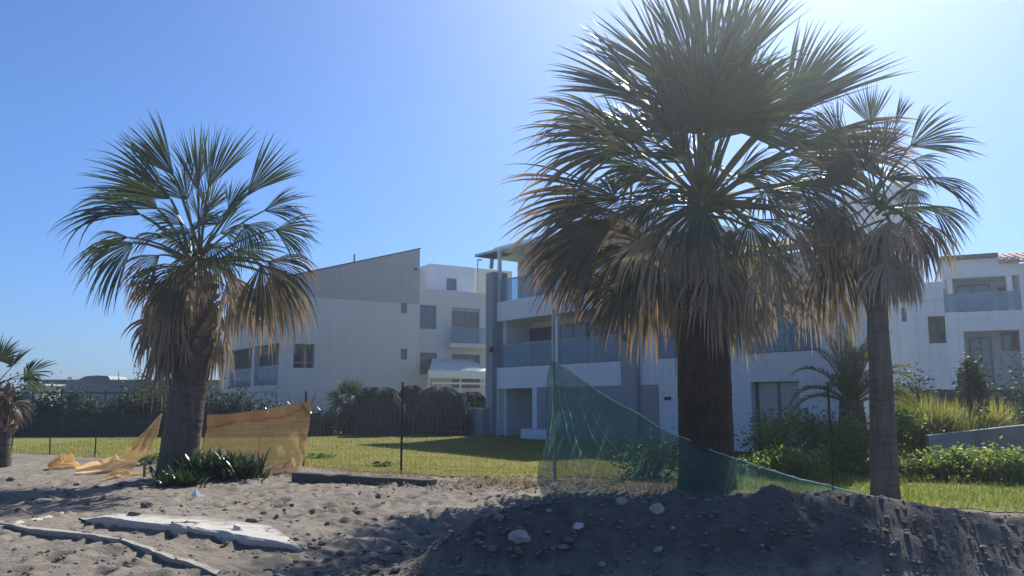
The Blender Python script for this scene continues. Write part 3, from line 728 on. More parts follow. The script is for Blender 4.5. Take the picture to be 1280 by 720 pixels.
# ------------------------------------------------------------------ hedges and screens (left, far)
def wall_run(mb, p0, p1, z0, z1, th):
    p0 = Vector((p0[0], p0[1], 0)); p1 = Vector((p1[0], p1[1], 0)); d = (p1-p0).normalized(); n = Vector((-d.y, d.x, 0))*th/2
    c = [p0-n, p1-n, p1+n, p0+n]
    mb.hexa([(q.x, q.y, z0) for q in c]+[(q.x, q.y, z1) for q in c])
sA = at(-140, 546, 35.5); sB = at(400, 546, 36.5)
t = empty('screen_fence', (sA.lerp(sB, .5).x, 36, 0), 'long dark cloth covered fence below the hedge at the left', 'fence')
mb = MB(); wall_run(mb, sA, sB, -.02, 1.02, .05); mb.build('screen_cloth', M['screen'], t)
for k in range(16):
    q = sA.lerp(sB, k/15); mb = MB(); mb.box(q.x-.03, q.x+.03, q.y-.1, q.y-.04, -.02, 1.12); mb.build('post', M['darkmetal'], t)
hA = at(-140, 520, 37.2); hB = at(330, 520, 38.0)
rng = random.Random(90); mb = MB()
for k in range(46):
    q = hA.lerp(hB, k/45); hh = 1.0+rng.uniform(-.14, .14)
    leaf_cloud(mb, (q.x, q.y, hh), (.6,.6,hh), 620, .18, rng, 8)
core = MB(); wall_run(core, hA, hB, -.02, 1.1, .5)
t = empty('hedge', (hA.lerp(hB, .5).x, 37.6, 0), 'long clipped dark green hedge above the dark cloth fence', 'hedge')
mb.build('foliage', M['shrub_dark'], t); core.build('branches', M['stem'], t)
# rail above hedge
t = empty('railing', (hA.lerp(hB, .5).x, 39.2, 0), 'thin dark railing with short posts behind the hedge', 'railing')
rA = at(-140, 491, 39.2); rB = at(205, 491, 39.2); mb = MB()
mb.tube([rA, rB], .04, 6); mb.build('rail', M['darkmetal'], t)
for k in range(20):
    q = rA.lerp(rB, k/19); mb = MB(); mb.box(q.x-.035, q.x+.035, 39.17, 39.23, -.02, q.z+.10); mb.build('post', M['darkmetal'], t)
# far long shed
t = empty('long_shed', at(120, 500, 62), 'long low grey blue shed roof far behind the hedge', 'building'); t.location.z = 0
mb = MB(); a = at(52, 480, 62); b = at(330, 480, 64); zt = at(120, 477, 62).z
mb.hexa([(a.x,62,-.02),(b.x,63,-.02),(b.x,72,-.02),(a.x,71,-.02),(a.x,62,zt),(b.x,63,zt),(b.x,72,zt),(a.x,71,zt)]); mb.build('wall', M['shed'], t)
mb = MB(); zr = at(120, 474.5, 62).z
mb.hexa([(a.x-.2,61.6,zt),(b.x+.2,62.6,zt),(b.x+.2,72,zt),(a.x-.2,71,zt),(a.x-.2,61.6,zr),(b.x+.2,62.6,zr),(b.x+.2,72,zr+.2),(a.x-.2,71,zr+.2)]); mb.build('roof', M['solar'], t)
mb = MB(); c0 = at(97, 476, 64); c1 = at(138, 476, 64)
pr = [(0,0),(.25,.28),(.6,.34),(.92,.28),(1,0)]
fr = [mb.vert((c0.x+(c1.x-c0.x)*u, 64, zr+.05+h)) for u, h in pr]; bk = [mb.vert((c0.x+(c1.x-c0.x)*u, 67, zr+.05+h)) for u, h in pr]
mb.f.append(tuple(fr)); mb.f.append(tuple(reversed(bk)))
for k in range(4): mb.face(fr[k], bk[k], bk[k+1], fr[k+1])
mb.build('roof_hump', M['solar'], t)
mb = MB(); q = at(140, 476, 64); mb.tube([(q.x, 65, zr), (q.x, 65, zr+.7)], .03, 5); mb.build('aerial', M['greymetal'], t)
t = empty('kiosk', at(42, 500, 58), 'tiny white kiosk beside the long shed at far left', 'building'); t.location.z = 0
mb = MB(); a = at(30, 490, 58); b = at(55, 490, 58); zk = at(40, 482, 58).z
wall_run(mb, (a.x, 58), (b.x, 58), -.02, zk, .2); wall_run(mb, (b.x-.1, 58.2), (b.x-.1, 60), -.02, zk, .2); wall_run(mb, (a.x, 60), (b.x, 60), -.02, zk, .2); mb.build('wall', M['white'], t)
mb = MB(); mb.box(a.x-.25, b.x+.25, 57.7, 60.3, zk, zk+.12); mb.build('roof', M['whitemetal'], t)
mb = MB(); mb.box(a.x+.15, a.x+.85, 57.84, 57.88, 1.0, zk-.25); mb.build('window', M['pane'], t)

# ------------------------------------------------------------------ houses
class Fac:
    def __init__(s, P0, D):
        s.P = Vector((P0[0], P0[1])); s.D = Vector((D[0], D[1])).normalized()
        n = Vector((-s.D.y, s.D.x))
        if n.dot(-s.P) < 0: n = -n
        s.N = n
    def pt(s, u, z, w=0.0):
        q = s.P+s.D*u+s.N*w; return (q.x, q.y, z)
    def uz(s, px, py, w=0.0):
        r = ray(px, py); n = s.N; t = n.dot(s.P+n*w)/(n.x*r.x+n.y*r.y)
        return (Vector((r.x*t, r.y*t))-s.P).dot(s.D), CAMZ+r.z*t
    def rect(s, x0, y0, x1, y1, w=0.0):
        ym = (y0+y1)/2; xm = (x0+x1)/2
        return s.uz(x0, ym, w)[0], s.uz(x1, ym, w)[0], s.uz(xm, y1, w)[1], s.uz(xm, y0, w)[1]
    def u(s, px, py=450, w=0.0): return s.uz(px, py, w)[0]
    def z(s, px, py, w=0.0): return s.uz(px, py, w)[1]
    def box(s, mb, u0, u1, z0, z1, w0, w1):
        mb.hexa([s.pt(u0,z0,w1), s.pt(u1,z0,w1), s.pt(u1,z0,w0), s.pt(u0,z0,w0), s.pt(u0,z1,w1), s.pt(u1,z1,w1), s.pt(u1,z1,w0), s.pt(u0,z1,w0)])
    def wall(s, mb, u0, u1, z0, z1, holes, w0=-.3, w1=0.0):
        us = sorted({u0, u1}|{min(max(h[k], u0), u1) for h in holes for k in (0,1)}); zs = sorted({z0, z1}|{min(max(h[k], z0), z1) for h in holes for k in (2,3)})
        def solid(i, j):
            if i < 0 or j < 0 or i >= len(us)-1 or j >= len(zs)-1: return False
            cu = (us[i]+us[i+1])/2; cz = (zs[j]+zs[j+1])/2
            return not any(h[0] < cu < h[1] and h[2] < cz < h[3] for h in holes)
        for i in range(len(us)-1):
            for j in range(len(zs)-1):
                if not solid(i, j): continue
                a, b, c, d = us[i], us[i+1], zs[j], zs[j+1]
                mb.poly([s.pt(a,c,w1), s.pt(b,c,w1), s.pt(b,d,w1), s.pt(a,d,w1)]); mb.poly([s.pt(a,c,w0), s.pt(a,d,w0), s.pt(b,d,w0), s.pt(b,c,w0)])
                if not solid(i-1, j): mb.poly([s.pt(a,c,w0), s.pt(a,c,w1), s.pt(a,d,w1), s.pt(a,d,w0)])
                if not solid(i+1, j): mb.poly([s.pt(b,c,w1), s.pt(b,c,w0), s.pt(b,d,w0), s.pt(b,d,w1)])
                if not solid(i, j-1): mb.poly([s.pt(a,c,w0), s.pt(b,c,w0), s.pt(b,c,w1), s.pt(a,c,w1)])
                if not solid(i, j+1): mb.poly([s.pt(a,d,w1), s.pt(b,d,w1), s.pt(b,d,w0), s.pt(a,d,w0)])
def window(par, F, u0, u1, z0, z1, w, pane='pane', mull=1, name='window', fw=.06, fmat='frame', trans=False):
    mb = MB(); d = .07
    F.box(mb, u0+.002, u0+fw, z0+.002, z1-.002, w-d, w); F.box(mb, u1-fw, u1-.002, z0+.002, z1-.002, w-d, w)
    F.box(mb, u0+fw, u1-fw, z0+.002, z0+fw, w-d, w); F.box(mb, u0+fw, u1-fw, z1-fw, z1-.002, w-d, w)
    for k in range(1, mull+1):
        c = u0+(u1-u0)*k/(mull+1); F.box(mb, c-fw*.5, c+fw*.5, z0+fw, z1-fw, w-d, w-.004)
    if trans: F.box(mb, u0+fw, u1-fw, z0+(z1-z0)*.72, z0+(z1-z0)*.72+fw, w-d, w-.006)
    o = mb.build(name, M[fmat], par)
    p = MB(); F.box(p, u0+.02, u1-.02, z0+.02, z1-.02, w-.05, w-.03); p.build('pane', M[pane], o)
    return o
def glass_rail(par, F, u0, u1, z0, z1, w, n=3, ret=None):
    mb = MB(); F.box(mb, u0, u1, z1, z1+.045, w-.03, w+.02)
    for k in range(n+1):
        c = u0+(u1-u0)*k/n; F.box(mb, c-.02, c+.02, z0, z1, w-.035, w-.012)
    o = mb.build('balustrade', M['greymetal'], par)
    for k in range(n):
        g = MB(); a = u0+(u1-u0)*k/n; b = u0+(u1-u0)*(k+1)/n
        F.box(g, a+.025, b-.025, z0+.03, z1-.004, w-.008, w+.004); g.build('glass_panel', M['glassrail'], o)
    return o
def prism(mb, pts, z0, z1):
    b = [mb.vert((p[0], p[1], z0)) for p in pts]; t_ = [mb.vert((p[0], p[1], z1)) for p in pts]; n = len(pts)
    mb.f.append(tuple(reversed(b))); mb.f.append(tuple(t_))
    for k in range(n): mb.face(b[k], b[(k+1)%n], t_[(k+1)%n], t_[k])

# ---- house A (left, sloping roof screen)
cA = at(350, 500, 48.8)
F1 = Fac(cA, (1.66, 1.0))
LA = F1.u(522.5, 430)
hA_ = empty('white_house', (cA.x, cA.y, 0), 'white house with plain gable wall and grey slanted roof screen', 'house')
ZW = F1.z(460, 376)
mb = MB()
win = F1.rect(367, 430, 393.5, 460); s1 = F1.rect(501, 378, 509, 391.5); s2 = F1.rect(501, 436, 509, 449.5)
F1.wall(mb, 0, LA, -.02, ZW, [win, s1, s2], -.35, 0)
# left loggia facade
F2 = Fac(cA, (.74, -1.0))          # u runs to the right, ends at the corner u = 0
uL = F2.u(277, 450)
l1 = F2.rect(287, 436.5, 314, 484.5); l2 = F2.rect(317.5, 431, 348, 481.5); gr = F2.rect(272, 491, 292, 507)
gr = (uL+.3, gr[1], .0, gr[3]); lat = F2.rect(296, 489.5, 345, 540); lat = (lat[0], lat[1], .05, lat[3])
l1 = (l1[0], l1[1], l1[2], l1[3]); l2 = (l2[0], l2[1], l2[2], l2[3])
F2.wall(mb, uL, 0, -.02, ZW-.3, [l1, l2, gr, lat], -.35, -.003)
core = [F1.pt(1.3, 0, -1.6)[:2], F1.pt(LA, 0, -1.6)[:2], F1.pt(LA, 0, -11)[:2], F1.pt(-.0, 0, -12.5)[:2], F2.pt(uL+.0, 0, -1.7)[:2], F2.pt(-1.4, 0, -1.7)[:2]]
prism(mb, core, -.02, ZW-.1)
F1.box(mb, LA-.3, LA-.002, -.02, ZW, -1.6, -.35)
F2.box(mb, uL+.002, uL+.3, -.02, ZW-.3, -1.7, -.35)
F1.box(mb, .36, LA-.3, ZW-.25, ZW-.005, -1.6, -.351)
F2.box(mb, uL+.3, -1.0, ZW-.6, ZW-.305, -1.7, -.351)
mb.build('wall', M['offwhite'], hA_)
mb = MB()        # slanted grey screen
zc = F1.z(352, 346.5); ze = F1.z(522, 311)
c8 = [F1.pt(.0,ZW,.04), F1.pt(LA+.02,ZW,.04), F1.pt(LA+.02,ZW,-9), F1.pt(.0,ZW,-9), F1.pt(.0,zc,.04), F1.pt(LA+.02,ze,.04), F1.pt(LA+.02,ze,-9), F1.pt(.0,zc,-9)]
mb.hexa(c8); mb.build('roof_screen', M['greyrender'], hA_)
mb = MB()
c8 = [F1.pt(-.04,zc+.002,.10), F1.pt(LA+.06,ze+.002,.10), F1.pt(LA+.06,ze+.002,-9.1), F1.pt(-.04,zc+.002,-9.1), F1.pt(-.04,zc+.08,.10), F1.pt(LA+.06,ze+.08,.10), F1.pt(LA+.06,ze+.08,-9.1), F1.pt(-.04,zc+.08,-9.1)]
mb.hexa(c8); mb.build('roof_coping', M['darkmetal'], hA_)
mb = MB(); q = F1.uz(519, 337); F1.box(mb, q[0]-.1, q[0]+.1, q[1]-.08, q[1]+.08, .04, .14); mb.build('wall_lamp', M['dark'], hA_)
q = F1.uz(446, 330)[0]; mb = MB(); mb.tube([F1.pt(q, zc, -.5), F1.pt(q, zc+(ze-zc)*q/LA+.6, -.5)], .06, 6); mb.build('vent_pipe', M['greymetal'], hA_)
for s_ in (s1, s2): window(hA_, F1, *s_, -.12, 'pane', 0, 'slit_window')
# gable loggia window: recess with rail, dark lamp niche
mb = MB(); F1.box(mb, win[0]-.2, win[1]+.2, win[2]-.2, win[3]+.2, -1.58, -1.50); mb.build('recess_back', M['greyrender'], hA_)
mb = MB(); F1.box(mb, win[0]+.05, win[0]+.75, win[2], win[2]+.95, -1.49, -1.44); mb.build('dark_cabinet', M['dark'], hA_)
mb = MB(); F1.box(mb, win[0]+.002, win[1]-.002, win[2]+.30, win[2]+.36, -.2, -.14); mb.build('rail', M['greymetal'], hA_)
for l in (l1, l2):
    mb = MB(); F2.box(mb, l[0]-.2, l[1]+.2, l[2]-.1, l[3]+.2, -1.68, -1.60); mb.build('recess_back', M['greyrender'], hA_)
    zt = l[2]+(l[3]-l[2])*.46
    glass_rail(hA_, F2, l[0]+.01, l[1]-.01, l[2]+.01, zt, -.12, 2)
    window(hA_, F2, l[0]+.9, l[1]-.05, l[2]+.05, l[3]-.35, -1.50, 'pane', 1, 'patio_door')
mb = MB(); F2.box(mb, gr[0], gr[1], 0, gr[3], -1.5, -1.42); mb.build('garage_door', M['frame'], hA_)
mb = MB(); nu = 16; nz = 7
for k in range(nu+1):
    c = lat[0]+(lat[1]-lat[0])*k/nu; F2.box(mb, c-.05, c+.05, lat[2], lat[3], -.22, -.10)
for k in range(nz*2+1):
    c = lat[2]+(lat[3]-lat[2])*k/(nz*2); F2.box(mb, lat[0], lat[1], c-.05, c+.05, -.20, -.12)
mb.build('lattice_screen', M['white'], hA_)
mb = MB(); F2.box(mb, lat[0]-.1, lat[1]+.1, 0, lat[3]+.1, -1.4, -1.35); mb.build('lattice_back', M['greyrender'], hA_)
# right wing with balcony
F3 = Fac(F1.pt(0, 0, -.5)[:2], (1.66, 1.0))
u0 = F3.u(521, 430); u1 = F3.u(614, 430); zT = F3.z(568, 364)
w1_ = F3.rect(525, 381.5, 545.5, 411); w2_ = F3.rect(525, 441, 546, 468); dr_ = F3.rect(564.5, 385, 599.5, 430); d2_ = F3.rect(564.5, 443, 600, 485)
mb = MB(); F3.wall(mb, u0-.6, u1, -.02, zT, [w1_, w2_, dr_, d2_], -.35, 0)
F3.box(mb, u0-.6, u1, -.02, zT-.05, -8.5, -1.4); F3.box(mb, u1-.3, u1, -.02, zT-.01, -1.4, -.35); F3.box(mb, u0-.6, u1-.3, zT-.3, zT-.01, -1.4, -.351)
mb.build('wing_wall', M['offwhite'], hA_)
window(hA_, F3, *w1_, -.12, 'pane', 0); window(hA_, F3, *w2_, -.12, 'pane', 0)
window(hA_, F3, dr_[0], dr_[1], dr_[2], dr_[3]-.25, -.16, 'pane', 1, 'patio_door'); window(hA_, F3, d2_[0], d2_[1], d2_[2], d2_[3], -.16, 'pane', 1, 'patio_door')
mb = MB(); F3.box(mb, dr_[0]+.002, dr_[1]-.002, dr_[3]-.25, dr_[3]-.002, -.18, -.05); mb.build('shutter_box', M['greymetal'], hA_)
bu0 = F3.u(555, 430); bz = F3.z(584, 430.5)
mb = MB(); F3.box(mb, bu0, u1-.02, bz-.32, bz, .003, 1.0); mb.build('balcony_slab', M['offwhite'], hA_)
glass_rail(hA_, F3, bu0+.03, u1-.05, bz+.004, bz+1.05, .95, 3)
# roof room
F4 = Fac(F3.pt(0, 0, -2.2)[:2], (1.66, 1.0))
r0 = F4.u(537, 345); r1 = F4.u(593, 345); rt = F4.z(565, 332); rw = F4.rect(558, 348, 571, 363)
mb = MB(); F4.wall(mb, r0, r1, zT-.05, rt, [rw], -.3, 0); F4.box(mb, r0, r1, zT-.05, rt-.004, -5, -.302)
l0 = F4.u(525, 345); F4.box(mb, l0-1, r0-.01, zT-.05, rt-.15, -6, -1.6)
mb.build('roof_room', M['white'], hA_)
window(hA_, F4, *rw, -.1, 'pane', 0)
k0 = F4.u(595, 345, -3); k1 = F4.u(640, 345, -3); kt = F4.z(610, 336.5, -3)
mb = MB(); F4.box(mb, k0, k1, zT-.05, kt, -9, -3); mb.build('rear_roof_room', M['cream'], hA_)
mb = MB(); q = F4.u(597, 345, -.5); z0_ = zT-.05; z1_ = F4.z(597, 324, -.5)
mb.tube([F4.pt(q, z0_, -.5), F4.pt(q, z1_, -.5)], .045, 6); F4.box(mb, q-.05, q+.35, z1_-.1, z1_+.02, -.53, -.47); mb.build('antenna', M['greymetal'], hA_)
# awning at the foot of the wing
ua0 = F3.u(531, 470, 2.5); ua1 = F3.u(612, 470, 2.5)
zf = F3.z(575, 478, 3.0); zf1 = F3.z(575, 464, 3.0); zb = F3.z(605, 449, 1.0)
mb = MB(); F3.box(mb, ua0, ua1, zf+.25, zf1, 2.9, 3.05); F3.box(mb, ua0+.3, ua1-.2, zf-.12, zf, 2.85, 3.0); aw = mb.build('awning', M['whitemetal'], hA_)
mb = MB(); c8 = [F3.pt(ua0+.1,zf1-.02,2.9), F3.pt(ua1-.1,zf1-.02,2.9), F3.pt(ua1-.1,zb-.06,.05), F3.pt(ua0+.1+1.6,zb-.06,.05), F3.pt(ua0+.1,zf1+.04,2.9), F3.pt(ua1-.1,zf1+.04,2.9), F3.pt(ua1-.1,zb,.05), F3.pt(ua0+1.7,zb,.05)]
mb.hexa(c8); mb.build('awning_cloth', M['awning'], aw)
for uu in (ua0+.12, (ua0+ua1)/2, ua1-.15):
    mb = MB(); F3.box(mb, uu-.05, uu+.05, -.02, zf+.25, 2.78, 2.88); mb.build('post', M['whitemetal'], aw)

# ---- house B (middle, long terrace front)
P0 = at(621, 480, 37.0)
FB = Fac(P0, (.74, -1.0))
uB = lambda px, py=450: FB.u(px, py)
hB_ = empty('terrace_house', (P0.x, P0.y, 0), 'long white and blue grey terraced house with glass balconies behind the big palm', 'house')
Z1b, Z1t, Z2b, Z2t, ZR = 2.18, 3.08, 5.22, 6.12, 9.15
uE = uB(1056)
u = {k: uB(k) for k in (622, 665, 672, 690, 693, 697, 762, 778, 781, 800, 822, 846, 918, 930, 937, 997, 1026)}
mb = MB()
# core volume (back walls of the loggias)
uc = u[800]
prism(mb, [FB.pt(.0,0,-1.9)[:2], FB.pt(uE-1.4,0,-1.9)[:2], FB.pt(uE-5.2,0,-7)[:2], FB.pt(.0,0,-9)[:2]], -.02, Z2t-.004)
FB.box(mb, .0, .25, -.02, Z1b, -1.9, -.35)
# ground floor front wall
dA = (u[622]+.05, u[665], -.02, Z1b-.05); dC = (u[937], u[997], -.02, FB.z(966, 474))
FB.wall(mb, 0, uE, -.02, Z1b, [dA, dC], -.35, 0)
FB.box(mb, 0, .25, Z1b, Z2t, -1.9, -.35)
# solid stretches of the first floor
for a, b in ((u[800], u[822]), (u[846]+.2, u[930]), (u[1026], uE)):
    FB.box(mb, a, b, Z1t, Z2b, -1.9, 0)
FB.box(mb, u[690], u[697], Z1t, Z2b, -.12, 0)
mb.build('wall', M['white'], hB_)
mb = MB(); FB.box(mb, 0, uE, Z1b, Z1t, -.18, .006); FB.box(mb, .25, uE-.0, Z1b+.02, Z1b+.32, -1.9, -.18); mb.build('first_floor_parapet', M['white'], hB_)
mb = MB(); FB.box(mb, 0, uE, Z2b, Z2t, -.18, .006); FB.box(mb, .25, uE-.0, Z2b+.02, Z2b+.32, -1.9, -.18); mb.build('second_floor_parapet', M['white'], hB_)
# grey fins, panels
mb = MB(); FB.box(mb, -.55, -.003, -.02, 7.55, -.6, .25); mb.build('grey_fin', M['bluegrey'], hB_)
mb = MB(); FB.box(mb, u[781], u[800], -.02, Z2b-.003, -.3, .22); mb.build('grey_fin', M['bluegrey'], hB_)
mb = MB(); FB.box(mb, u[672], u[822], .0, Z1b-.02, .008, .05); mb.build('grey_wall_panel', M['bluegrey'], hB_)
mb = MB(); q = FB.rect(831, 496, 839, 500); FB.box(mb, *q, .002, .04); mb.build('vent', M['dark'], hB_)
for px, py in ((616, 437), (781.5, 422)):
    mb = MB(); q = FB.uz(px, py, .3); c = Vector(FB.pt(q[0], q[1], .38)); 
    mb.tube([c+Vector((0,0,-.12)), c+Vector((0,0,.12))], .11, 10); mb.build('wall_lamp', M['dark'], hB_)
# entrance recess and step
mb = MB(); FB.box(mb, dA[0], dA[1], 0, dA[3], -1.88, -1.80); mb.build('entrance_back', M['bluegrey'], hB_)
window(hB_, FB, dA[0]+1.2, dA[1]-.6, .05, 2.0, -1.72, 'pane', 1, 'patio_door')
mb = MB(); q = FB.u(640, 533, 1.2); FB.box(mb, q, q+1.7, -.02, .42, .25, .75); mb.build('step_block', M['white'], hB_)
mb = MB(); FB.box(mb, -3.2, u[622]-.3, -.02, 1.25, .3, .6); FB.box(mb, -3.2, -1.2, -.02, 1.95, .9, 1.1); mb.build('garden_wall', M['bluegrey'], hB_)
# loggia contents
mb = MB(); FB.box(mb, .25, u[665]+.3, Z1t-.05, Z2b+.02, -1.89, -1.82); mb.build('cream_wall', M['cream'], hB_)
mb = MB(); FB.box(mb, u[697]+.3, u[800]-.02, Z1b+.4, Z2b+.02, -1.89, -1.82); FB.box(mb, u[822]+.0, u[846]+.2, Z1b+.4, Z2b+.02, -1.0, -.9); mb.build('blue_grey_recess_wall', M['bluegrey'], hB_)
# what the camera sees on the back wall (w=-1.8)
def backrect(x0, y0, x1, y1, w=-1.8): return FB.rect(x0, y0, x1, y1, w)
q = backrect(663, 404, 689, 458); window(hB_, FB, q[0], q[1], Z1t-.3, Z2b-.25, -1.74, 'pane', 1, 'patio_door')
q = backrect(757, 400, 778, 455); window(hB_, FB, q[0], q[1], Z1t-.3, Z2b-.25, -1.74, 'bluepane', 1, 'patio_door')
q = backrect(700, 400, 735, 455); window(hB_, FB, q[0], q[1], Z1t-.3, Z2b-.25, -1.74, 'bluepane', 1, 'patio_door')
glass_rail(hB_, FB, .06, u[690]-.03, Z1t+.004, Z1t+1.02, -.08, 3)
glass_rail(hB_, FB, u[697]+.03, u[781]-.03, Z1t+.004, Z1t+1.02, -.08, 3)
glass_rail(hB_, FB, u[822]+.03, u[846]+.15, Z1t+.004, Z1t+1.02, -.08, 1)
glass_rail(hB_, FB, u[930]+.03, u[1026]-.03, Z1t+.004, Z1t+1.02, -.08, 3)
q0, q1 = u[930]+.3, u[1026]+.8
window(hB_, FB, q0, q0+(q1-q0)*.47, Z1t-.3, Z2b-.2, -1.74, 'bluepane', 1, 'patio_door'); window(hB_, FB, q0+(q1-q0)*.53, q1, Z1t-.3, Z2b-.2, -1.74, 'bluepane', 1, 'patio_door')
mb = MB(); FB.box(mb, dC[0], dC[1], 0, dC[3], -1.2, -1.1); mb.build('garden_room_back', M['dark'], hB_)
window(hB_, FB, dC[0]+.02, dC[1]-.02, .02, dC[3]-.01, -.22, 'curtain', 1, 'patio_door', .10)
# top floor, set back
mb = MB()
FT = Fac(FB.pt(0, 0, -2.6)[:2], (.74, -1.0))
ta = FT.u(647, 340); tb_ = FT.u(830, 340)
tw1 = (ta+1.0, ta+2.4, Z2t, 8.25); tw2 = (ta+3.2, ta+6.4, Z2t+.02, 8.25); tw3 = (ta+7.2, min(ta+10, tb_-.4), Z2t+.02, 8.25)
FT.wall(mb, ta, tb_, Z2t, 8.7, [tw1, tw2, tw3], -.3, 0); FT.box(mb, ta, tb_, Z2t, 8.7, -7, -.31); mb.build('top_floor_wall', M['cream'], hB_)
for q in (tw1, tw2, tw3): window(hB_, FT, *q, -.1, 'bluepane', 1, 'patio_door')
mb = MB(); FT.box(mb, ta-.15, tb_+.15, 8.703, ZR, -7.2, 1.4); FT.box(mb, FT.u(622, 320, 2.4), ta-.16, 8.58, 8.68, -.2, 2.5); FT.box(mb, ta-.16, tb_+.15, 8.58, 8.70, 1.41, 2.5); mb.build('flat_roof', M['white'], hB_)
q = FB.u(624.5, 345, -.15)
for uu in (q, uB(745, 340)):
    mb = MB(); FB.box(mb, uu-.07, uu+.07, Z2t, 8.575, -.22, -.08); mb.build('post', M['whitemetal'], hB_)
glass_rail(hB_, FB, .06, u[781], Z2t+.004, Z2t+1.0, -.1, 5)
mb = MB(); c = Vector(FB.pt(q-.3, 8.0, .1)); mb.tube([c+Vector((-.02,0,-.25)), c+Vector((.02,0,.2))], .09, 8); mb.build('speaker_lamp', M['greymetal'], hB_)
# tiled roof over the right half
mb = MB(); ra, rb = u[822], uE+.2
c8 = [FB.pt(ra,Z2t+.002,.3), FB.pt(rb,Z2t+.002,.3), FB.pt(rb-4.2,Z2t+1.5,-5.4), FB.pt(ra,Z2t+1.5,-5.4), FB.pt(ra,Z2t+.14,.3), FB.pt(rb,Z2t+.14,.3), FB.pt(rb-4.2,Z2t+1.66,-5.4), FB.pt(ra,Z2t+1.66,-5.4)]
mb.hexa(c8)
for k in range(int((rb-ra)/.28)):
    uu = ra+.14+k*.28; fr_ = min(1, max(.06, (rb-uu)/4.2)); mb.tube([FB.pt(uu,Z2t+.16,.34), FB.pt(uu,Z2t+.16+1.51*fr_,.34-5.74*fr_)], .075, 6)
mb.build('tiled_roof', M['tile'], hB_)

# ---- house C (right)
P0 = at(1055, 480, 40.0)
FC = Fac(P0, (1.54, -1.0*1.0)); FC = Fac(P0, (1.54, -.75))
hC_ = empty('slatted_house', (P0.x, P0.y, 0), 'white house at right with board textured wall and deep upper balcony', 'house')
uC = lambda px, py=420: FC.u(px, py)
Zs = FC.z(1140, 354)
mb = MB(); rc = FC.rect(1160.5, 395, 1183, 429); sl = FC.rect(1127, 384, 1133, 402)
FC.wall(mb, 0, uC(1183), -.02, Zs, [sl, rc], -.35, 0)
a = uC(1183)
lo = FC.rect(1206, 413, 1277, 462); up = FC.rect(1181, 346, 1276, 389); up2 = FC.rect(1284, 346, 1360, 389); lo2 = FC.rect(1284, 413, 1360, 462)
zt = FC.z(1215, 324); ux = uC(1380)
FC.wall(mb, a, uC(1282), -.02, zt, [(a+.0, up[1], up[2], up[3]), (lo[0], lo[1], .4, lo[3])], -.35, -.003)
FC.wall(mb, uC(1282), ux, -.02, zt-.35, [up2, (lo2[0], lo2[1], .4, lo2[3])], -.35, -.006)
FC.box(mb, 0, a, -.02, Zs-.1, -10, -1.5); FC.box(mb, a, uC(1282), -.02, zt-.05, -10, -1.9); FC.box(mb, uC(1282), ux, -.02, zt-.4, -10, -1.9)
FC.box(mb, 0, .3, -.02, Zs-.01, -1.5, -.35); FC.box(mb, uC(1279), uC(1282), -.02, zt-.01, -1.9, -.351)
FC.box(mb, .3, a, Zs-.3, Zs-.01, -1.5, -.351); FC.box(mb, a, ux-.1, up[3]+.01, up[3]+.3, -1.9, -.352); FC.box(mb, a, ux-.1, up[2]-.3, up[2]-.01, -1.9, -.352)
mb.build('wall', M['white'], hC_)
mb = MB(); nb = 46
for k in range(nb):
    uu = .06+(a-.1)*k/nb
    for (za, zb_) in ((0, min(rc[2], Zs)), (rc[2], rc[3]), (rc[3], Zs-.02)):
        if rc[0]-.08 < uu < rc[1]+.03 and za == rc[2]: continue
        if sl[0]-.1 < uu < sl[1]+.05: continue
        FC.box(mb, uu, uu+.04, za, zb_-.003, .002, .016)
mb.build('wall_battens', M['white'], hC_)
window(hC_, FC, *sl, -.12, 'pane', 0, 'slit_window')
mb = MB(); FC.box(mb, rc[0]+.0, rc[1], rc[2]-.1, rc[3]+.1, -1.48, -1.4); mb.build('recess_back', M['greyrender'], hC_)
window(hC_, FC, rc[0]+.5, rc[1]-.05, rc[2]+.02, rc[3]-.3, -1.32, 'pane', 1)
q = FC.rect(1195, 349, 1238, 389, -1.85); window(hC_, FC, q[0], q[1], up[2]+.02, up[3]-.1, -1.8, 'bluepane', 1, 'patio_door')
q = FC.rect(1247, 349, 1264, 389, -1.85); window(hC_, FC, q[0], q[1], up[2]+.02, up[3]-.3, -1.8, 'bluepane', 0)
glass_rail(hC_, FC, a+.05, up[1]-.02, up[2]+.004, up[2]+.85, -.06, 4); glass_rail(hC_, FC, up2[0]+.02, up2[1]-.02, up2[2]+.004, up2[2]+.85, -.06, 3)
for px in (1188, 1263):
    mb = MB(); uu = uC(px, 365); FC.box(mb, uu-.11, uu+.11, up[2]+.002, up[3]-.002, -.3, -.1); mb.build('post', M['whitemetal'], hC_)
q = FC.rect(1212, 415, 1240, 462, -1.85); window(hC_, FC, q[0], q[1], .5, lo[3]-.2, -1.8, 'pane', 1, 'patio_door')
q = FC.rect(1252, 415, 1274, 438, -1.85); window(hC_, FC, q[0], q[1], q[2], q[3], -1.8, 'pane', 0)
window(hC_, FC, lo2[0]+.4, lo2[1]-.4, .5, lo2[3]-.2, -1.8, 'pane', 1, 'patio_door'); window(hC_, FC, up2[0]+.4, up2[1]-.4, up2[2]+.02, up2[3]-.2, -1.8, 'bluepane', 1, 'patio_door')
mb = MB(); FC.box(mb, uC(1178, 320)-.1, uC(1247, 320), zt+.002, zt+.20, -9, .25); mb.build('dark_roof', M['darkroof'], hC_)
mb = MB(); ra, rb = uC(1248, 330), ux+.2
c8 = [FC.pt(ra,zt-.33,.3), FC.pt(rb,zt-.33,.3), FC.pt(rb,zt+.75,-5), FC.pt(ra,zt+.75,-5), FC.pt(ra,zt-.22,.3), FC.pt(rb,zt-.22,.3), FC.pt(rb,zt+.9,-5), FC.pt(ra,zt+.9,-5)]
mb.hexa(c8)
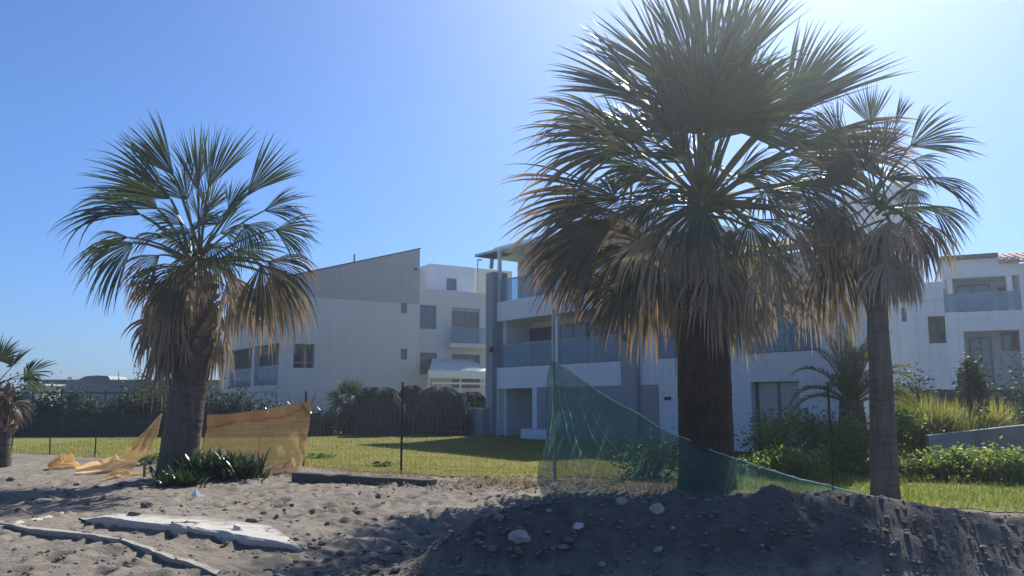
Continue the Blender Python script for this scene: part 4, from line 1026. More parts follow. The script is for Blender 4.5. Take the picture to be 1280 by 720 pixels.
for k in range(int((rb-ra)/.3)):
    uu = ra+.15+k*.3; mb.tube([FC.pt(uu,zt-.2,.34), FC.pt(uu,zt+.92,-5)], .08, 6)
mb.build('tiled_roof', M['tile'], hC_)
mb = MB(); FC.box(mb, uC(1112, 230)-.2, uC(1148, 230), Zs-.1, FC.z(1130, 219), -5, -1.7); FC.box(mb, .1, uC(1112, 230)-.21, Zs-.1, FC.z(1085, 230), -6, -2.2); mb.build('stair_tower', M['white'], hC_)
mb = MB(); q = uC(1212, 475); FC.box(mb, a-.6, q, -.02, FC.z(1195, 470), 1.2, 1.45); mb.build('terrace_wall', M['white'], hC_)

# ------------------------------------------------------------------ right garden: dark fence, low wall
fA = at(1092, 500, 29.0); fB = at(1420, 500, 27.0); zf = at(1200, 487, 28).z
t = empty('board_fence', (fA.lerp(fB, .5).x, 28, 0), 'dark board fence between the yellow grass and the right hand house', 'fence')
mb = MB(); n = 60
for k in range(n):
    q0 = fA.lerp(fB, k/n); q1 = fA.lerp(fB, (k+.93)/n); wall_run(mb, q0, q1, -.02, zf+random.uniform(-.02,.02), .03)
mb.build('boards', M['wood_dark'], t)
mb = MB(); mb.tube([(fA.x, fA.y-.06, zf-.25), (fB.x, fB.y-.06, zf-.25)], .04, 5); mb.tube([(fA.x, fA.y-.06, .3), (fB.x, fB.y-.06, .3)], .04, 5); mb.build('rails', M['wood_dark'], t)
for px in (1110, 1203, 1330):
    q = at(px, 500, 27.6); mb = MB(); mb.box(q.x-.08, q.x+.08, q.y-.08, q.y+.08, -.02, zf+(.5 if px == 1203 else .12)); mb.build('post', M['wood_dark'], t)
mb = MB(); pts = [at(1158, 544, 20.2), at(1185, 541, 20.6), at(1215, 538, 20.4), at(1250, 534, 19.6), at(1290, 530, 18.6), at(1400, 530, 17)]
rows = []
for p in pts: rows.append([mb.vert((p.x, p.y-.1, -.2)), mb.vert((p.x, p.y-.1, p.z)), mb.vert((p.x+.02, p.y+.12, p.z)), mb.vert((p.x+.02, p.y+.12, -.2))])
for a_, b_ in zip(rows, rows[1:]):
    for k in range(3): mb.face(a_[k], b_[k], b_[k+1], a_[k+1])
mb.f.append(tuple(rows[0])); mb.f.append(tuple(reversed(rows[-1])))
tag(mb.build('low_wall', M['lowwall'], None, origin=(pts[2].x, pts[2].y, -.2)), 'low curved grey concrete wall behind the green herbs', 'wall')

# ------------------------------------------------------------------ thatched domes
def thatch_dome(label, base, rx, ry, h, seed, ribs=False, n=240):
    rng = random.Random(seed); base = Vector(base)
    t = empty('thatch_dome', base, label, 'thatch dome', 'thatched domes stored on the lawn')
    mb = MB(); nu, nv = 36, 14; rows = []
    for j in range(nv+1):
        ph = math.pi/2*j/nv*.999; rr = math.cos(ph)**.95; row = []
        for i in range(nu):
            an = 2*math.pi*i/nu; k = 1+.05*mnoise.noise(Vector((math.cos(an)*3+seed, math.sin(an)*3, ph*3)))
            row.append(mb.vert((base.x+rx*rr*k*math.cos(an), base.y+ry*rr*k*math.sin(an), base.z-.02+h*math.sin(ph)**.9*k)))
        rows.append(row)
    for j in range(nv):
        for i in range(nu): mb.face(rows[j][i], rows[j][(i+1)%nu], rows[j+1][(i+1)%nu], rows[j+1][i])
    mb.build('thatch', M['thatch'], t, True)
    st = MB()
    if ribs:
        for k in range(19):
            c = -.9+1.8*k/18+rng.uniform(-.03,.03); q = math.sqrt(max(.05, 1-c*c*.85)); pts = []
            for m_ in range(13):
                th = math.pi*m_/12; pts.append((base.x+rx*(c+.14*math.sin(th)), base.y-ry*1.03*q*math.cos(th)*-1 if False else base.y-ry*1.03*q*math.cos(th), base.z+h*1.03*q*math.sin(th)*1.0))
            st.tube(pts, .012+.010*rng.random(), 5)
    for k in range(n):
        an = rng.uniform(0, 6.283); p0 = rng.uniform(.35, 1.5); p1 = max(0, p0-rng.uniform(.3, .6)); pts = []
        for m_ in range(4):
            ph = p0+(p1-p0)*m_/3; rr = math.cos(ph)**.8*(1.02+.05*m_/3); pts.append((base.x+rx*rr*math.cos(an), base.y+ry*rr*math.sin(an), base.z+h*math.sin(ph)*1.02))
        st.tube(pts, [.016,.014,.012,.004], 3, .5, False)
    st.build('loose_straw', M['thatch_pale' if ribs else 'thatch'], t)
def gx(px, Y, z=0): p = at(px, 540, Y); p.z = z; return p
thatch_dome('large dark thatched dome in front at left of its group', gx(477, 37.2), 1.28, 1.2, 2.16, 1)
thatch_dome('long ribbed dark dome at the right end of its group', gx(549, 37.6), 1.45, 1.1, 2.20, 2, True)
thatch_dome('dark thatched dome peeping between the two front domes', gx(514, 39.6), .95, 1.0, 2.3, 3)
thatch_dome('dark thatched dome half hidden behind the left front dome', gx(462, 39.4), 1.0, 1.0, 2.2, 4)
thatch_dome('small dark dome behind the ribbed dome below the awning', gx(590, 40.2), 1.0, .9, 2.0, 5)
# dark spiky planting before house A
b = gx(402, 37.4)
strap_n = 0
for (px, Y, n, L, lab) in ((400, 37.2, 220, 1.5, 'dark spiky plant at the right edge of the orange net, near the white gable'), (372, 39.0, 160, 2.3, 'dark spiky plant peeping over the top of the orange net')):
    q = gx(px, Y); strappy('spiky_plant', lab, q, .8, .5, n, L, 300+px)
mb = MB(); rng = random.Random(95); 
for k in range(10): leaf_cloud(mb, gx(392+k*5, 38.3, .55), (.4,.4,.55), 260, .15, rng, 6)
tag(mb.build('low_hedge', M['shrub_dark'], None, origin=gx(415, 38.3)), 'low dark hedge left of the small fan palm', 'hedge')

# ------------------------------------------------------------------ wire fences
def wire_run(mb, P, Q, z1, cell=.15, r=.0025, rng=random, sag=.0, z0=.02):
    n = max(1, int((Q-P).length/cell)); d = (Q-P).normalized(); s_ = Vector((-d.y, d.x, 0))
    def pos(t, z):
        p = P.lerp(Q, t); wob = .15*mnoise.noise(Vector((p.x*.6, z*.8, 3.0)))
        g = gz(p.x, p.y)
        return Vector((p.x, p.y, g+z+wob*.4*z))+s_*wob
    for k in range(n+1):
        t_ = k/n; mb.tube([pos(t_, z0+(z1-z0)*m_/5) for m_ in range(6)], r, 3, .5, False)
    m = int((z1-z0)/(cell*(2.2 if z1 > 3 else 1)))
    for k in range(m+1):
        z = z0+(z1-z0)*min(1, max(0, (k+(random.uniform(-.3,.3) if 0 < k < m else 0))/m)); mb.tube([pos(j/max(2, n//2), z) for j in range(max(2, n//2)+1)], r*(1.7 if k == m else 1), 3, .5, False)
def fpt(px, off=0.0):
    a = (px-640)/FPX*1.0
    x = a*16.68*1.0/(1+.466*a); 
    for _ in range(3):
        Y = fence_y(x); x = (px-640)/FPX*Y*1.005
    return Vector((x, fence_y(x)+off, 0))
def post(par, p, h, r=.022, lean=(0,0), mat='darkmetal'):
    mb = MB(); g = gz(p.x, p.y)
    mb.tube([(p.x, p.y, g-.15), (p.x+lean[0], p.y+lean[1], g+h)], r, 8); mb.build('post', M[mat], par)
tR = empty('wire_fence', fpt(900), 'tall sagging square mesh wire fence running right from the green net', 'fence')
mb = MB(); P = fpt(692); Q = fpt(1420); wire_run(mb, P, Q, 3.45, .15, .0012); mb.build('wire_mesh', M['wire'], tR)
post(tR, fpt(1030), 2.0); post(tR, fpt(692), 3.5, .028, (0,0), 'greymetal'); post(tR, fpt(1400), 3.4)
tM = empty('wire_fence', fpt(540), 'thin square mesh wire fence before the open lawn', 'fence')
mb = MB(); P = fpt(386); Q = fpt(690); wire_run(mb, P, Q, 1.6, .12, .0022); mb.build('wire_mesh', M['wire'], tM)
post(tM, fpt(505), 2.0, .026); post(tM, fpt(386), 1.75, .024)
tL = empty('wire_fence', fpt(150), 'low leaning wire fence with thin posts at the left', 'fence')
mb = MB(); P = fpt(-60); Q = fpt(386); wire_run(mb, P, Q, 1.0, .16, .0018); mb.build('wire_mesh', M['wire'], tL)
for px, h in ((-40,1.2),(28,1.05),(76,1.1),(131,1.25),(190,1.3),(262,1.5),(330,1.5)): post(tL, fpt(px), h, .018, (random.uniform(-.06,.06), 0))

# ------------------------------------------------------------------ green net
T0 = at(690, 449, 16.15)
topc = [at(690,449,16.15), at(728,474,15.9), at(765,497,15.6), at(845,541,15.0), at(920,571,14.5), at(1000,597,13.9), at(1092,621,13.2)]
def curve(pts, t):
    s = t*(len(pts)-1); k = min(int(s), len(pts)-2); return pts[k].lerp(pts[k+1], s-k)
botc = [Vector((.40, 10.6, .02)), Vector((1.0, 10.5, .02)), Vector((1.8, 10.6, .02)), Vector((2.8, 10.9, .02)), Vector((3.7, 11.3, 0)), Vector((4.5, 11.8, -.02)), Vector((5.5, 12.4, -.05))]
mb = MB(); nu, nv = 90, 44; idx = []
def netp(s, v):
    a = curve(topc, s); b = curve(botc, s)
    a = a+Vector((0, 0, .035*mnoise.noise(Vector((s*14, 2, 7)))+.015*mnoise.noise(Vector((s*45, 5, 1)))-.05*math.sin(math.pi*s)))*min(1, s*12)
    p = a.lerp(b, v)
    L = (a-b).length
    sag = math.sin(math.pi*v)*L
    p += Vector((0, .10, -.10))*sag
    # radiating pleats from the tied corner
    ang = s*30
    amp = .085*math.sin(math.pi*min(1, v*1.05))*min(1, L)
    p += Vector((0, -1, .2))*(math.sin(ang)+.6*math.sin(ang*1.9+1.3))*amp
    if s < .12:
        e = (1-s/.12); p.x += e*(.05*math.sin(v*9)-.10*math.sin(math.pi*v)*(1 if v > .5 else .3)-.22*max(0, v-.72))
    p += Vector((mnoise.noise(p*1.7), mnoise.noise(p*1.9+Vector((5,1,2))), mnoise.noise(p*2.1+Vector((9,4,1)))*.5))*.05*min(1, v*3)
    p.z = max(p.z, gz(p.x, p.y)+.01)
    return p
gl = []
for i in range(nu+1):
    idx.append([mb.vert(netp(i/nu, j/nv)) for j in range(nv+1)])
for i in range(nu):
    for j in range(nv): mb.face(idx[i][j], idx[i+1][j], idx[i+1][j+1], idx[i][j+1])
gn = empty('green_net', (T0.x, 12.5, 0), 'torn green shade netting tied to a post and sagging over the spoil heap', 'netting')
mb.build('net_sheet', M['greennet'], gn, True)
mb = MB(); mb.tube([netp(i/60, 0)+Vector((0, -.01, 0)) for i in range(61)], [.010+.008*random.random() for _ in range(61)], 5); mb.build('top_hem', M['hem_glint'], gn)
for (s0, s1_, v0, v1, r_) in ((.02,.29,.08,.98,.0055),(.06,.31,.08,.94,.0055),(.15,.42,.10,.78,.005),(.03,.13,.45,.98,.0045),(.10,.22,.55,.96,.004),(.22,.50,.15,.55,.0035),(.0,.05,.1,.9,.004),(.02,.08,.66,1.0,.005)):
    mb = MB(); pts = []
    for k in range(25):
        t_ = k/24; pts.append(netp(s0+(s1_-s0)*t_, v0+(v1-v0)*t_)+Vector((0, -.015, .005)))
    mb.tube(pts, [r_*(.3+1.5*random.random()**2) for _ in pts], 4); mb.build('crease_glint', M['hem_glint'], gn)  # thin pale tubes, a painted glint along the folds
# folded back flap at the left of the tie
mb = MB(); fl = [(690,449),(684,470),(682,500),(686,540),(690,560)]
A_ = [at(x, y, 16.2) for x, y in fl]; B_ = [at(x+w_, y+4, 16.5) for (x, y), w_ in zip(fl, (0,8,12,8,2))]
rows = [[mb.vert(a_), mb.vert(a_.lerp(b_, .5)+Vector((0,.08,0))), mb.vert(b_)] for a_, b_ in zip(A_, B_)]
for a_, b_ in zip(rows, rows[1:]):
    for k in range(2): mb.face(a_[k], a_[k+1], b_[k+1], b_[k])
mb.build('folded_flap', M['greennet'], gn, True)

# ------------------------------------------------------------------ orange nets
YA = 18.9
def quad_cloth(mb, tl, tr, bl, br, nu, nv, f):
    idx = []
    for i in range(nu+1):
        s = i/nu; row = []
        for j in range(nv+1):
            v = j/nv; p = tl.lerp(tr, s).lerp(bl.lerp(br, s), v); p = f(p, s, v); p.z = max(p.z, gz(p.x, p.y)+.008); row.append(mb.vert(p))
        idx.append(row)
    for i in range(nu):
        for j in range(nv): mb.face(idx[i][j], idx[i+1][j], idx[i+1][j+1], idx[i][j+1])
tl, tr = at(262, 520, 18.6), at(389, 501, 19.0); bl, br = at(246, 590, 17.4), at(378, 597, 17.0)
def fo(p, s, v):
    p = p.copy()
    p += Vector((0, -1, 0))*(.05*math.sin(s*16+v*5)+.05*math.sin((s*1.3+v*1.1)*11))*v*min(1, 4*v)
    p.z += -.06*math.sin(math.pi*s)*(1-v)+.10*math.sin(math.pi*s)*v*0
    e = max(0, s-.62)*max(0, v-.35); p += Vector((0, -1, 0))*(.9*e*math.sin(s*40-v*14))*.35
    p.x -= .18*max(0, s-.8)*5*max(0, v-.6)
    p += Vector((mnoise.noise(p*2.3), mnoise.noise(p*2.0+Vector((3,3,3))), mnoise.noise(p*2.2+Vector((7,1,1)))))*.035
    p.y += .03*mnoise.noise(Vector((p.x*9+p.z*5, p.z*3, 2)))+.014*mnoise.noise(Vector((p.x*22, p.z*8, 5)))
    return p
on = empty('orange_net', (tl.x+1, 18.5, 0), 'upright orange shade netting hung square on the fence right of the palm', 'netting')
mb = MB(); quad_cloth(mb, tl, tr, bl, br, 60, 40, fo); mb.build('net_sheet', M['orangenet'], on, True)
def fo2(p, s, v):
    q = p+Vector((0, -.17-.03*math.sin(s*19), 0)); q.z -= .06*math.sin(math.pi*s)+v*.07*math.sin(s*9+1)
    q += Vector((0, mnoise.noise(p*2.5), mnoise.noise(p*3)))*.035; return q
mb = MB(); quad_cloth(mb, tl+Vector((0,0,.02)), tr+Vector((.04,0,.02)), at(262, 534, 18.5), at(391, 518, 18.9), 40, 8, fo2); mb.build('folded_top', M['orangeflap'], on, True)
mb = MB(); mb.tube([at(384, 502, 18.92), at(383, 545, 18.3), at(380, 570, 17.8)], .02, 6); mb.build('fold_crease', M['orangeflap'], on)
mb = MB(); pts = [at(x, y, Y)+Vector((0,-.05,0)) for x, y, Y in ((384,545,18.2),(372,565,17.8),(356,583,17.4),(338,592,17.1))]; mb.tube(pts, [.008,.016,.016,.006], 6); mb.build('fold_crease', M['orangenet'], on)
# swooping left net
tip = at(203, 517, 19.6)
def ribbon_net(name, label, ctr, widths, mat, seed, folds=5, lift=.02):
    mb = MB(); n = 40; m = 16; idx = []
    for i in range(n+1):
        t_ = i/n; c = curve(ctr, t_); w = float(np.interp(t_, np.linspace(0, 1, len(widths)), widths))
        d = curve(ctr, min(1, t_+.03))-curve(ctr, max(0, t_-.03)); d = d.normalized() if d.length > 1e-6 else Vector((1,0,0))
        sd = d.cross(Vector((0, -1, .25))).normalized()
        row = []
        for j in range(m+1):
            v = j/m-.5; p = c+sd*v*w+Vector((0, -1, .15))*(.10*min(1, w)*math.sin(j/m*folds*6.283+seed)+.05*w*math.sin(t_*13+j))
            p += Vector((mnoise.noise(p*3+Vector((seed,0,0))), mnoise.noise(p*3.1), mnoise.noise(p*3.3+Vector((0,seed,0)))))*.04
            p.z = max(p.z, gz(p.x, p.y)+lift); row.append(mb.vert(p))
        idx.append(row)
    for i in range(n):
        for j in range(m): mb.face(idx[i][j], idx[i+1][j], idx[i+1][j+1], idx[i][j+1])
    return tag(mb.build(name, mat, None, True, origin=(ctr[-1].x, ctr[-1].y, 0)), label, 'netting')
ribbon_net('orange_net', 'torn orange netting swooping from the fence down to the sand left of the palm', [tip, at(192,535,19.3), at(176,560,18.8), at(156,578,18.2), at(128,588,17.9), at(95,592,17.8)], [.06,.28,.52,.60,.45,.28], M['orangenet'], 2, 3)
ribbon_net('orange_net', 'flat strip of orange netting lying on the sand by the palm', [gp(188, 593), gp(165, 596), gp(142, 598), gp(128, 602)], [.2,.3,.3,.1], M['orangenet'], 5, 3, .03)
mb = MB(); rng = random.Random(8); c = gp(78, 586); rows = []
for j in range(9):
    ph = math.pi/2*j/8; row = []
    for i in range(26):
        an = 6.283*i/26; k = 1+.35*mnoise.noise(Vector((math.cos(an)*2.6, math.sin(an)*2.6, ph*2.4)))
        row.append(mb.vert(c+Vector((.34*math.cos(ph)*math.cos(an)*k, .25*math.cos(ph)*math.sin(an)*k, .27*math.sin(ph)*k*(1+.3*math.sin(an*3))-.02))))
    rows.append(row)
for j in range(8):
    for i in range(26): mb.face(rows[j][i], rows[j][(i+1)%26], rows[j+1][(i+1)%26], rows[j+1][i])
oh = tag(mb.build('orange_net', M['orangenet'], None, True, origin=c), 'crumpled heap of orange netting at the far end of the sand', 'netting')
q = at(-2, 520, 20.4)
ribbon_net('orange_net', 'scrap of orange netting hanging behind the young palm at the left edge', [at(14,514,20.6), at(10,530,20.6), at(4,548,20.5)], [.3,.3,.1], M['orangenet'], 9, 2)

# ------------------------------------------------------------------ things on the sand
def beam():
    P = gp(369, 602); Q = gp(542, 608); mb = MB(); d = (Q-P); n = d.normalized(); s_ = Vector((-n.y, n.x, 0)); rows = []
    for k in range(15):
        t_ = k/14; p = P+d*t_; g = gz(p.x, p.y)*.4
        h = .17-.06*t_+.012*mnoise.noise(Vector((t_*9, 1, 1))); w = .13+.015*mnoise.noise(Vector((t_*7, 4, 1)))
        o = s_*.03*mnoise.noise(Vector((t_*4, 8, 2)))
        rows.append([mb.vert(p-s_*w+o+UP*(g-.06)), mb.vert(p-s_*w+o+UP*(g+h-.015)), mb.vert(p-s_*(w-.02)+o+UP*(g+h)), mb.vert(p+s_*(w-.02)+o+UP*(g+h)), mb.vert(p+s_*w+o+UP*(g+h-.015)), mb.vert(p+s_*w+o+UP*(g-.06))])
    for a_, b_ in zip(rows, rows[1:]):
        for k in range(5): mb.face(a_[k], a_[k+1], b_[k+1], b_[k])
    mb.f.append(tuple(rows[0])); mb.f.append(tuple(reversed(rows[-1])))
    tag(mb.build('timber_beam', M['beam'], None, origin=P.lerp(Q, .5)), 'long dark weathered beam half sunk in the sand before the lawn', 'beam')
beam()
def ground_sheet(name, label, back, front, drop, mat, seed, cat='fabric', lift=.035):
    # a sheet whose back edge lies on the sand and whose front edge falls over a small step
    mb = MB(); n = 70; m = 14; idx = []; rng = random.Random(seed)
    for i in range(n+1):
        t_ = i/n; a = curve(back, t_); b = curve(front, t_); row = []
        for j in range(m+1):
            v = j/m
            e = min(1, v/.75)
            p = a.lerp(b, e)
            g = sum(gz(p.x+ox, p.y+.15*e+oy) for ox in (-.16,-.08,0,.08,.16) for oy in (0,.07))/10
            tear = .12*mnoise.noise(Vector((t_*16+seed, v*3, 1)))+.07*mnoise.noise(Vector((t_*90, seed, 1)))
            z = g+lift*.5+.004*mnoise.noise(Vector((p.x*1.3, p.y*1.5, seed)))+.006*mnoise.noise(Vector((p.x*9, p.y*2, seed)))*e
            if v > .75:
                k = (v-.75)/.25; wob = .012*mnoise.noise(Vector((t_*30, k*2, seed)))
                z = z*(1-k)+(gz(p.x, p.y-.10)-.04)*k; p = p+Vector((0, .05*k+wob, 0))
            row.append(mb.vert((p.x, p.y+(tear if v == 0 else 0)*2, z if v > 0 else g-.01), v))
        idx.append(row)
    for i in range(n):
        for j in range(m): mb.face(idx[i][j], idx[i+1][j], idx[i+1][j+1], idx[i][j+1])
    o = mb.build(name, mat, None, False, origin=curve(front, .5)); return tag(o, label, cat)
G = lambda x, y: on_ground(x, y)
ground_sheet('ground_fabric', 'pale white fabric sheet half buried in the sand at lower left', [G(98,647),G(180,650),G(250,653),G(334,662),G(364,684)], [G(106,651),G(170,661),G(240,670),G(310,682),G(378,692)], .10, M['fabric'], 4)
ground_sheet('ground_fabric', 'narrow curled strip of sandy fabric edging in the lower left corner', [G(-30,653),G(40,664),G(108,671),G(153,679),G(207,697),G(276,719)], [G(-30,656),G(38,667),G(106,674),G(150,682),G(203,701),G(270,724)], .055, M['fabric_grey'], 6)
ground_sheet('ground_fabric', 'short pale fabric scrap crossing the shadow at the left edge', [G(-20,662),G(20,657),G(52,648),G(78,639)], [G(-20,665),G(22,660),G(55,651),G(80,642)], .05, M['fabric'], 8, lift=.02)
mb = MB(); c = gp(247, 620); rng = random.Random(2)
pr = [c+Vector((-.12,0,.0)), c+Vector((-.05,.03,.13)), c+Vector((.05,-.02,.05)), c+Vector((.14,.02,.0)), c+Vector((.02,-.10,.0)), c+Vector((-.06,.10,.02))]
i = [mb.vert(p) for p in pr]; mb.face(i[0],i[4],i[1]); mb.face(i[4],i[2],i[1]); mb.face(i[4],i[3],i[2]); mb.face(i[1],i[2],i[5]); mb.face(i[0],i[1],i[5]); mb.face(i[5],i[2],i[3])
tag(mb.build('plastic_scrap', M['plastic'], None, origin=c), 'small crumpled white plastic scrap on the sand before the palm shadow', 'litter')

# rocks
def rock_mesh(seed, mat):
    import bmesh
    bm = bmesh.new(); bmesh.ops.create_icosphere(bm, subdivisions=4, radius=1.0)
    for v in bm.verts:
        c0 = v.co.copy()
        for q in range(11):
            r_ = random.Random(seed*50+q); a = Vector((r_.gauss(0,1), r_.gauss(0,1), r_.gauss(0,1))).normalized(); d = v.co.dot(a); lim = r_.uniform(.58, .85)
            if d > lim: v.co -= a*(d-lim)*.92
        n = mnoise.noise(c0*1.3+Vector((seed*3.1,0,0)))*.20+mnoise.noise(c0*5+Vector((0,seed,0)))*.06+mnoise.noise(c0*12+Vector((0,seed,5)))*.035
        v.co *= 1+n; v.co.z *= .74
    me = bpy.data.meshes.new('stone'); bm.to_mesh(me); bm.free()
    me.polygons.foreach_set('use_smooth', [True]*len(me.polygons)); me.materials.append(mat); return me
RM = {m: [rock_mesh(s*7+k*3+1, M[m]) for s in range(3)] for k, m in enumerate(('grey_stone','pale_stone','brown_stone','white_stone'))}
_rr = random.Random(77)
def rock_at(px, py, wpx, mat, label, group=None):
    # march the sight line to the ground
    r = ray(px, py); t_ = 6.0
    while t_ < 40:
        p = Vector((r.x*t_, r.y*t_, CAMZ+r.z*t_))
        if p.z <= gz(p.x, p.y): break
        t_ += .03
    s_ = wpx/2/FPX*p.y
    o = bpy.data.objects.new('stone', _rr.choice(RM[mat])); COL.objects.link(o)
    o.location = (p.x, p.y, gz(p.x, p.y)+s_*.10)
    o.rotation_euler = (_rr.uniform(-.4,.4), _rr.uniform(-.4,.4), _rr.uniform(0,6.28)); o.scale = (s_*_rr.uniform(.9,1.15), s_*_rr.uniform(.8,1.1), s_*_rr.uniform(.75,1.0))
    tag(o, label, 'stone', group)
rock_at(650, 676, 28, 'pale_stone', 'largest pale boulder on the left face of the dark spoil heap')
rock_at(821, 637, 19, 'pale_stone', 'rounded pale stone near the crest of the spoil heap below the palm')
rock_at(723, 658, 13, 'white_stone', 'whitish pebble on the upper spoil heap left of the rounded pale stone')
rock_at(777, 630, 17, 'grey_stone', 'grey angular stone beside the rounded pale stone on the crest')
rock_at(752, 708, 11, 'grey_stone', 'small grey stone low on the spoil heap at the bottom edge')
rock_at(823, 690, 13, 'grey_stone', 'grey stone on the middle of the dark spoil heap face')
rock_at(166, 646, 17, 'brown_stone', 'brown blocky stone just behind the pale fabric sheet')
rock_at(185, 634, 16, 'brown_stone', 'flat brown stone with pale top left of the plastic scrap')
rock_at(316, 652, 16, 'brown_stone', 'brown stone on sand right of the blocky brown stone')
rock_at(296, 663, 14, 'white_stone', 'flat whitish stone just behind the right end of the pale fabric')
g1 = 'small stones on the sand'; g2 = 'small stones on the spoil heap'
pts = [(61,593),(14,600),(26,606),(44,612),(86,618),(62,622),(96,606),(120,610),(150,607),(108,632),(140,643),(226,633),(256,634),(262,640),(236,640),(281,638),(300,648),(330,642),(346,645),(355,640),(372,652),(390,640),(410,655),(365,632),(295,630),(232,645),(283,652),(318,662),(334,666),(424,668),(447,640),(470,650),(490,662),(455,690),(430,700),(500,690),(520,672),(540,650),(473,620),(560,640),(60,690),(120,705),(30,700),(170,700),(95,690),(40,625),(130,622),(176,612),(205,640),(22,640)]
for (x, y) in pts:
    m_ = _rr.choice(('grey_stone','brown_stone','brown_stone','brown_stone'))
    rock_at(x, y, _rr.uniform(4, 9.5), m_, 'small loose stone lying among others on the trampled sand', g1)
for k in range(13):
    x = _rr.uniform(660, 1270); y = _rr.uniform(640, 715)
    rock_at(x, y, _rr.uniform(4, 9), _rr.choice(('grey_stone','pale_stone','brown_stone')), 'small stone embedded among others in the dark spoil heap', g2)
# pebbles and clods: nobody could count them
mb = MB(); rng = random.Random(5)
PHI = (1+5**.5)/2
ICO = [Vector(v).normalized() for v in ((-1,PHI,0),(1,PHI,0),(-1,-PHI,0),(1,-PHI,0),(0,-1,PHI),(0,1,PHI),(0,-1,-PHI),(0,1,-PHI),(PHI,0,-1),(PHI,0,1),(-PHI,0,-1),(-PHI,0,1))]
ICF = ((0,11,5),(0,5,1),(0,1,7),(0,7,10),(0,10,11),(1,5,9),(5,11,4),(11,10,2),(10,7,6),(7,1,8),(3,9,4),(3,4,2),(3,2,6),(3,6,8),(3,8,9),(4,9,5),(2,4,11),(6,2,10),(8,6,7),(9,8,1))
def clod(p, s):
    a = rng.uniform(0, 6.28); k = len(mb.v); ex = rng.uniform(.8, 1.5)
    for q in ICO:
        j = s*rng.uniform(.72, 1.2); x = q.x*ex
        mb.vert((p[0]+(x*math.cos(a)-q.y*math.sin(a))*j, p[1]+(x*math.sin(a)+q.y*math.cos(a))*j, p[2]+q.z*j*.62), .5)
    for f in ICF: mb.face(*[k+i for i in f])
for k in range(6500):
    y = 1/rng.uniform(1/18.5, 1/7.0); x = rng.uniform(-.72, .68)*y
    if y > fence_y(x)-.3: continue
    s = .006+.028*rng.random()**4
    if -2.4 < x < .6 and y < 10: s *= 1.9
    clod((x, y, gz(x, y)+s*.1), s)
for k in range(2600):
    x = rng.uniform(-1.6, 5.6); y = rng.uniform(7.0, 8.6)
    s = .005+.027*rng.random()**3.5
    clod((x, y, gz(x, y)+s*.15), s)
tag(mb.build('pebbles', M['clod']), 'scattered pebbles, clods and grit all over the sand', 'pebbles', kind='stuff')
# leaf litter where the lawn meets the sand
mb = MB(); rng = random.Random(6)
for k in range(900):
    x = rng.gauss(-.6, 1.3); y = rng.gauss(15.6, .7)
    if abs(x+.6) > 3: continue
    a = rng.uniform(0, 6.28); l = rng.uniform(.03, .13); d = Vector((math.cos(a), math.sin(a), rng.uniform(-.1,.6)))*l; w = Vector((-d.y, d.x, 0))*.16
    p = Vector((x, y, gz(x, y)+.015)); v = rng.random()
    i = [mb.vert(p-w, v), mb.vert(p+w, v), mb.vert(p+d+w*.5, v), mb.vert(p+d-w*.5, v)]; mb.face(*i)
tag(mb.build('leaf_litter', M['stem']), 'dry brown leaf litter at the edge of the lawn right of the beam', 'litter', kind='stuff')

for o in COL.objects:
    if o.parent is None and 'category' in o and 'group' not in o:
        base = o.name.split('.')[0]
        gname = {'fan_palm': 'fan palms', 'garden_shrub': 'garden shrubs', 'herb_patch': 'herb patches behind the fence', 'weed': 'small weeds by the fence', 'orange_net': 'orange netting pieces',
                 'ornamental_grass': 'tall ornamental grasses', 'wire_fence': 'wire fence runs', 'strappy_plant': 'strap leaved plants', 'spiky_plant': 'spiky plants', 'ground_fabric': 'fabric pieces on the sand', 'stone': 'larger stones'}.get(base)
        if gname: o['group'] = gname
# ------------------------------------------------------------------ light, sky, camera
w = bpy.data.worlds.new("World"); S.world = w; w.use_nodes = True
nt = w.node_tree; bg = nt.nodes['Background']
sky = nt.nodes.new('ShaderNodeTexSky'); sky.sky_type = 'NISHITA'; sky.sun_disc = False
sky.sun_elevation = SUN_EL; sky.sun_rotation = SUN_AZ; sky.altitude = 0
sky.air_density = 1.0; sky.dust_density = .35; sky.ozone_density = 5.0
geo_ = nt.nodes.new('ShaderNodeNewGeometry')
dt = nt.nodes.new('ShaderNodeVectorMath'); dt.operation = 'DOT_PRODUCT'; dt.inputs[1].default_value = tuple(-SUN_DIR)
nt.links.new(geo_.outputs['Incoming'], dt.inputs[0])
mx_ = nt.nodes.new('ShaderNodeMath'); mx_.operation = 'MAXIMUM'; mx_.inputs[1].default_value = 0.0; nt.links.new(dt.outputs['Value'], mx_.inputs[0])
pw = nt.nodes.new('ShaderNodeMath'); pw.operation = 'POWER'; pw.inputs[1].default_value = 12.0; nt.links.new(mx_.outputs[0], pw.inputs[0])
hz = nt.nodes.new('ShaderNodeSeparateXYZ'); nt.links.new(geo_.outputs['Incoming'], hz.inputs[0])
hr = nt.nodes.new('ShaderNodeMapRange'); nt.links.new(hz.outputs['Z'], hr.inputs['Value'])
hr.inputs['From Min'].default_value = -.55; hr.inputs['From Max'].default_value = 0.0; hr.inputs['To Min'].default_value = 0.0; hr.inputs['To Max'].default_value = 1.0
tc_ = ramp(nt, hr.outputs[0], [(0, (.56, .70, .90)), (.45, (.53, .69, .91)), (.80, (.46, .61, .86)), (1, (.40, .53, .75))])
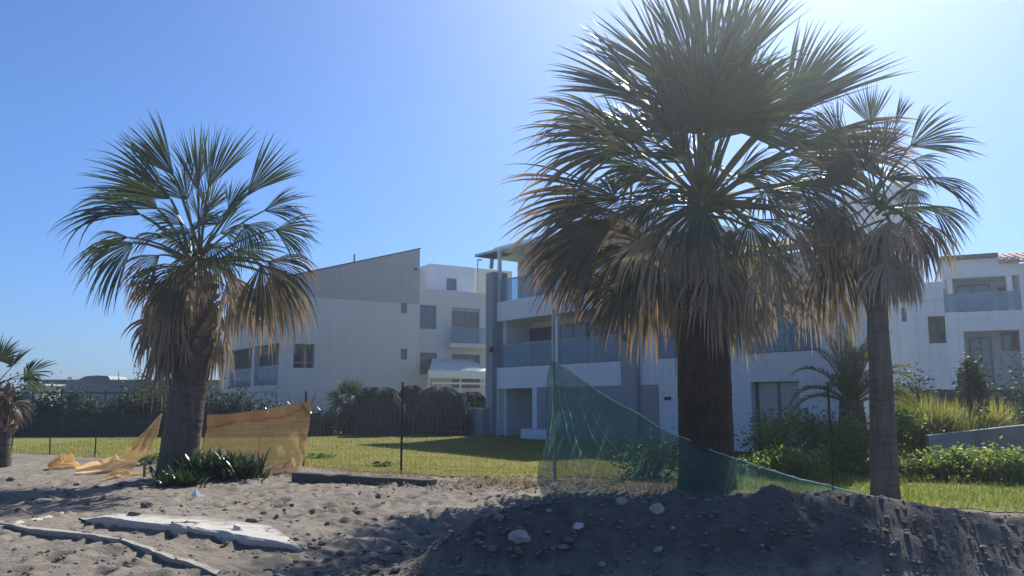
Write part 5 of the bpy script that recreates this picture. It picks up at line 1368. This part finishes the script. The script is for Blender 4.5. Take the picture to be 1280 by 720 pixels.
dim = nt.nodes.new('ShaderNodeVectorMath'); dim.operation = 'MULTIPLY'; nt.links.new(sky.outputs[0], dim.inputs[0]); nt.links.new(tc_, dim.inputs[1])
gc = nt.nodes.new('ShaderNodeVectorMath'); gc.operation = 'SCALE'; gc.inputs[0].default_value = (2.7, 2.42, 2.35); nt.links.new(pw.outputs[0], gc.inputs['Scale'])
ad = nt.nodes.new('ShaderNodeVectorMath'); ad.operation = 'ADD'; nt.links.new(dim.outputs[0], ad.inputs[0]); nt.links.new(gc.outputs[0], ad.inputs[1])
nt.links.new(ad.outputs[0], bg.inputs['Color']); bg.inputs['Strength'].default_value = .095
ld = bpy.data.lights.new('sun', 'SUN'); ld.energy = 4.6; ld.angle = R(.53); ld.color = (1, .955, .88)
lo_ = bpy.data.objects.new('sun', ld); COL.objects.link(lo_); lo_.rotation_euler = SUN_DIR.to_track_quat('Z', 'Y').to_euler(); lo_.location = (0, 0, 30)
mh, nth, outh = new_mat('lens_glare_haze')  # added haze volume standing in for lens glare towards the sun
pv = nth.nodes.new('ShaderNodeVolumePrincipled'); pv.inputs['Color'].default_value = (.80, .90, 1.0, 1); pv.inputs['Density'].default_value = .0017; pv.inputs['Anisotropy'].default_value = .78
nth.links.new(pv.outputs[0], outh.inputs['Volume'])
mb = MB(); mb.box(-330, 330, -70, 430, -1.6, 14.5); hzo = mb.build('glare_haze', mh); hzo['kind'] = 'stuff'
cd = bpy.data.cameras.new('camera'); cam = bpy.data.objects.new('camera', cd); COL.objects.link(cam)
cam.location = (0, 0, CAMZ); cam.rotation_euler = (R(90)+PITCH, 0, 0)
cd.sensor_width = 36; cd.lens = 36*FPX/1280; cd.clip_end = 3000; cd.clip_start = .05
S.camera = cam
S.view_settings.view_transform = 'Standard'; S.view_settings.look = 'None'
S.view_settings.exposure = 0.70; S.view_settings.gamma = 1.0; S.view_settings.use_curve_mapping = False
S.cycles.use_denoising = True; S.cycles.max_bounces = 8; S.cycles.transparent_max_bounces = 32
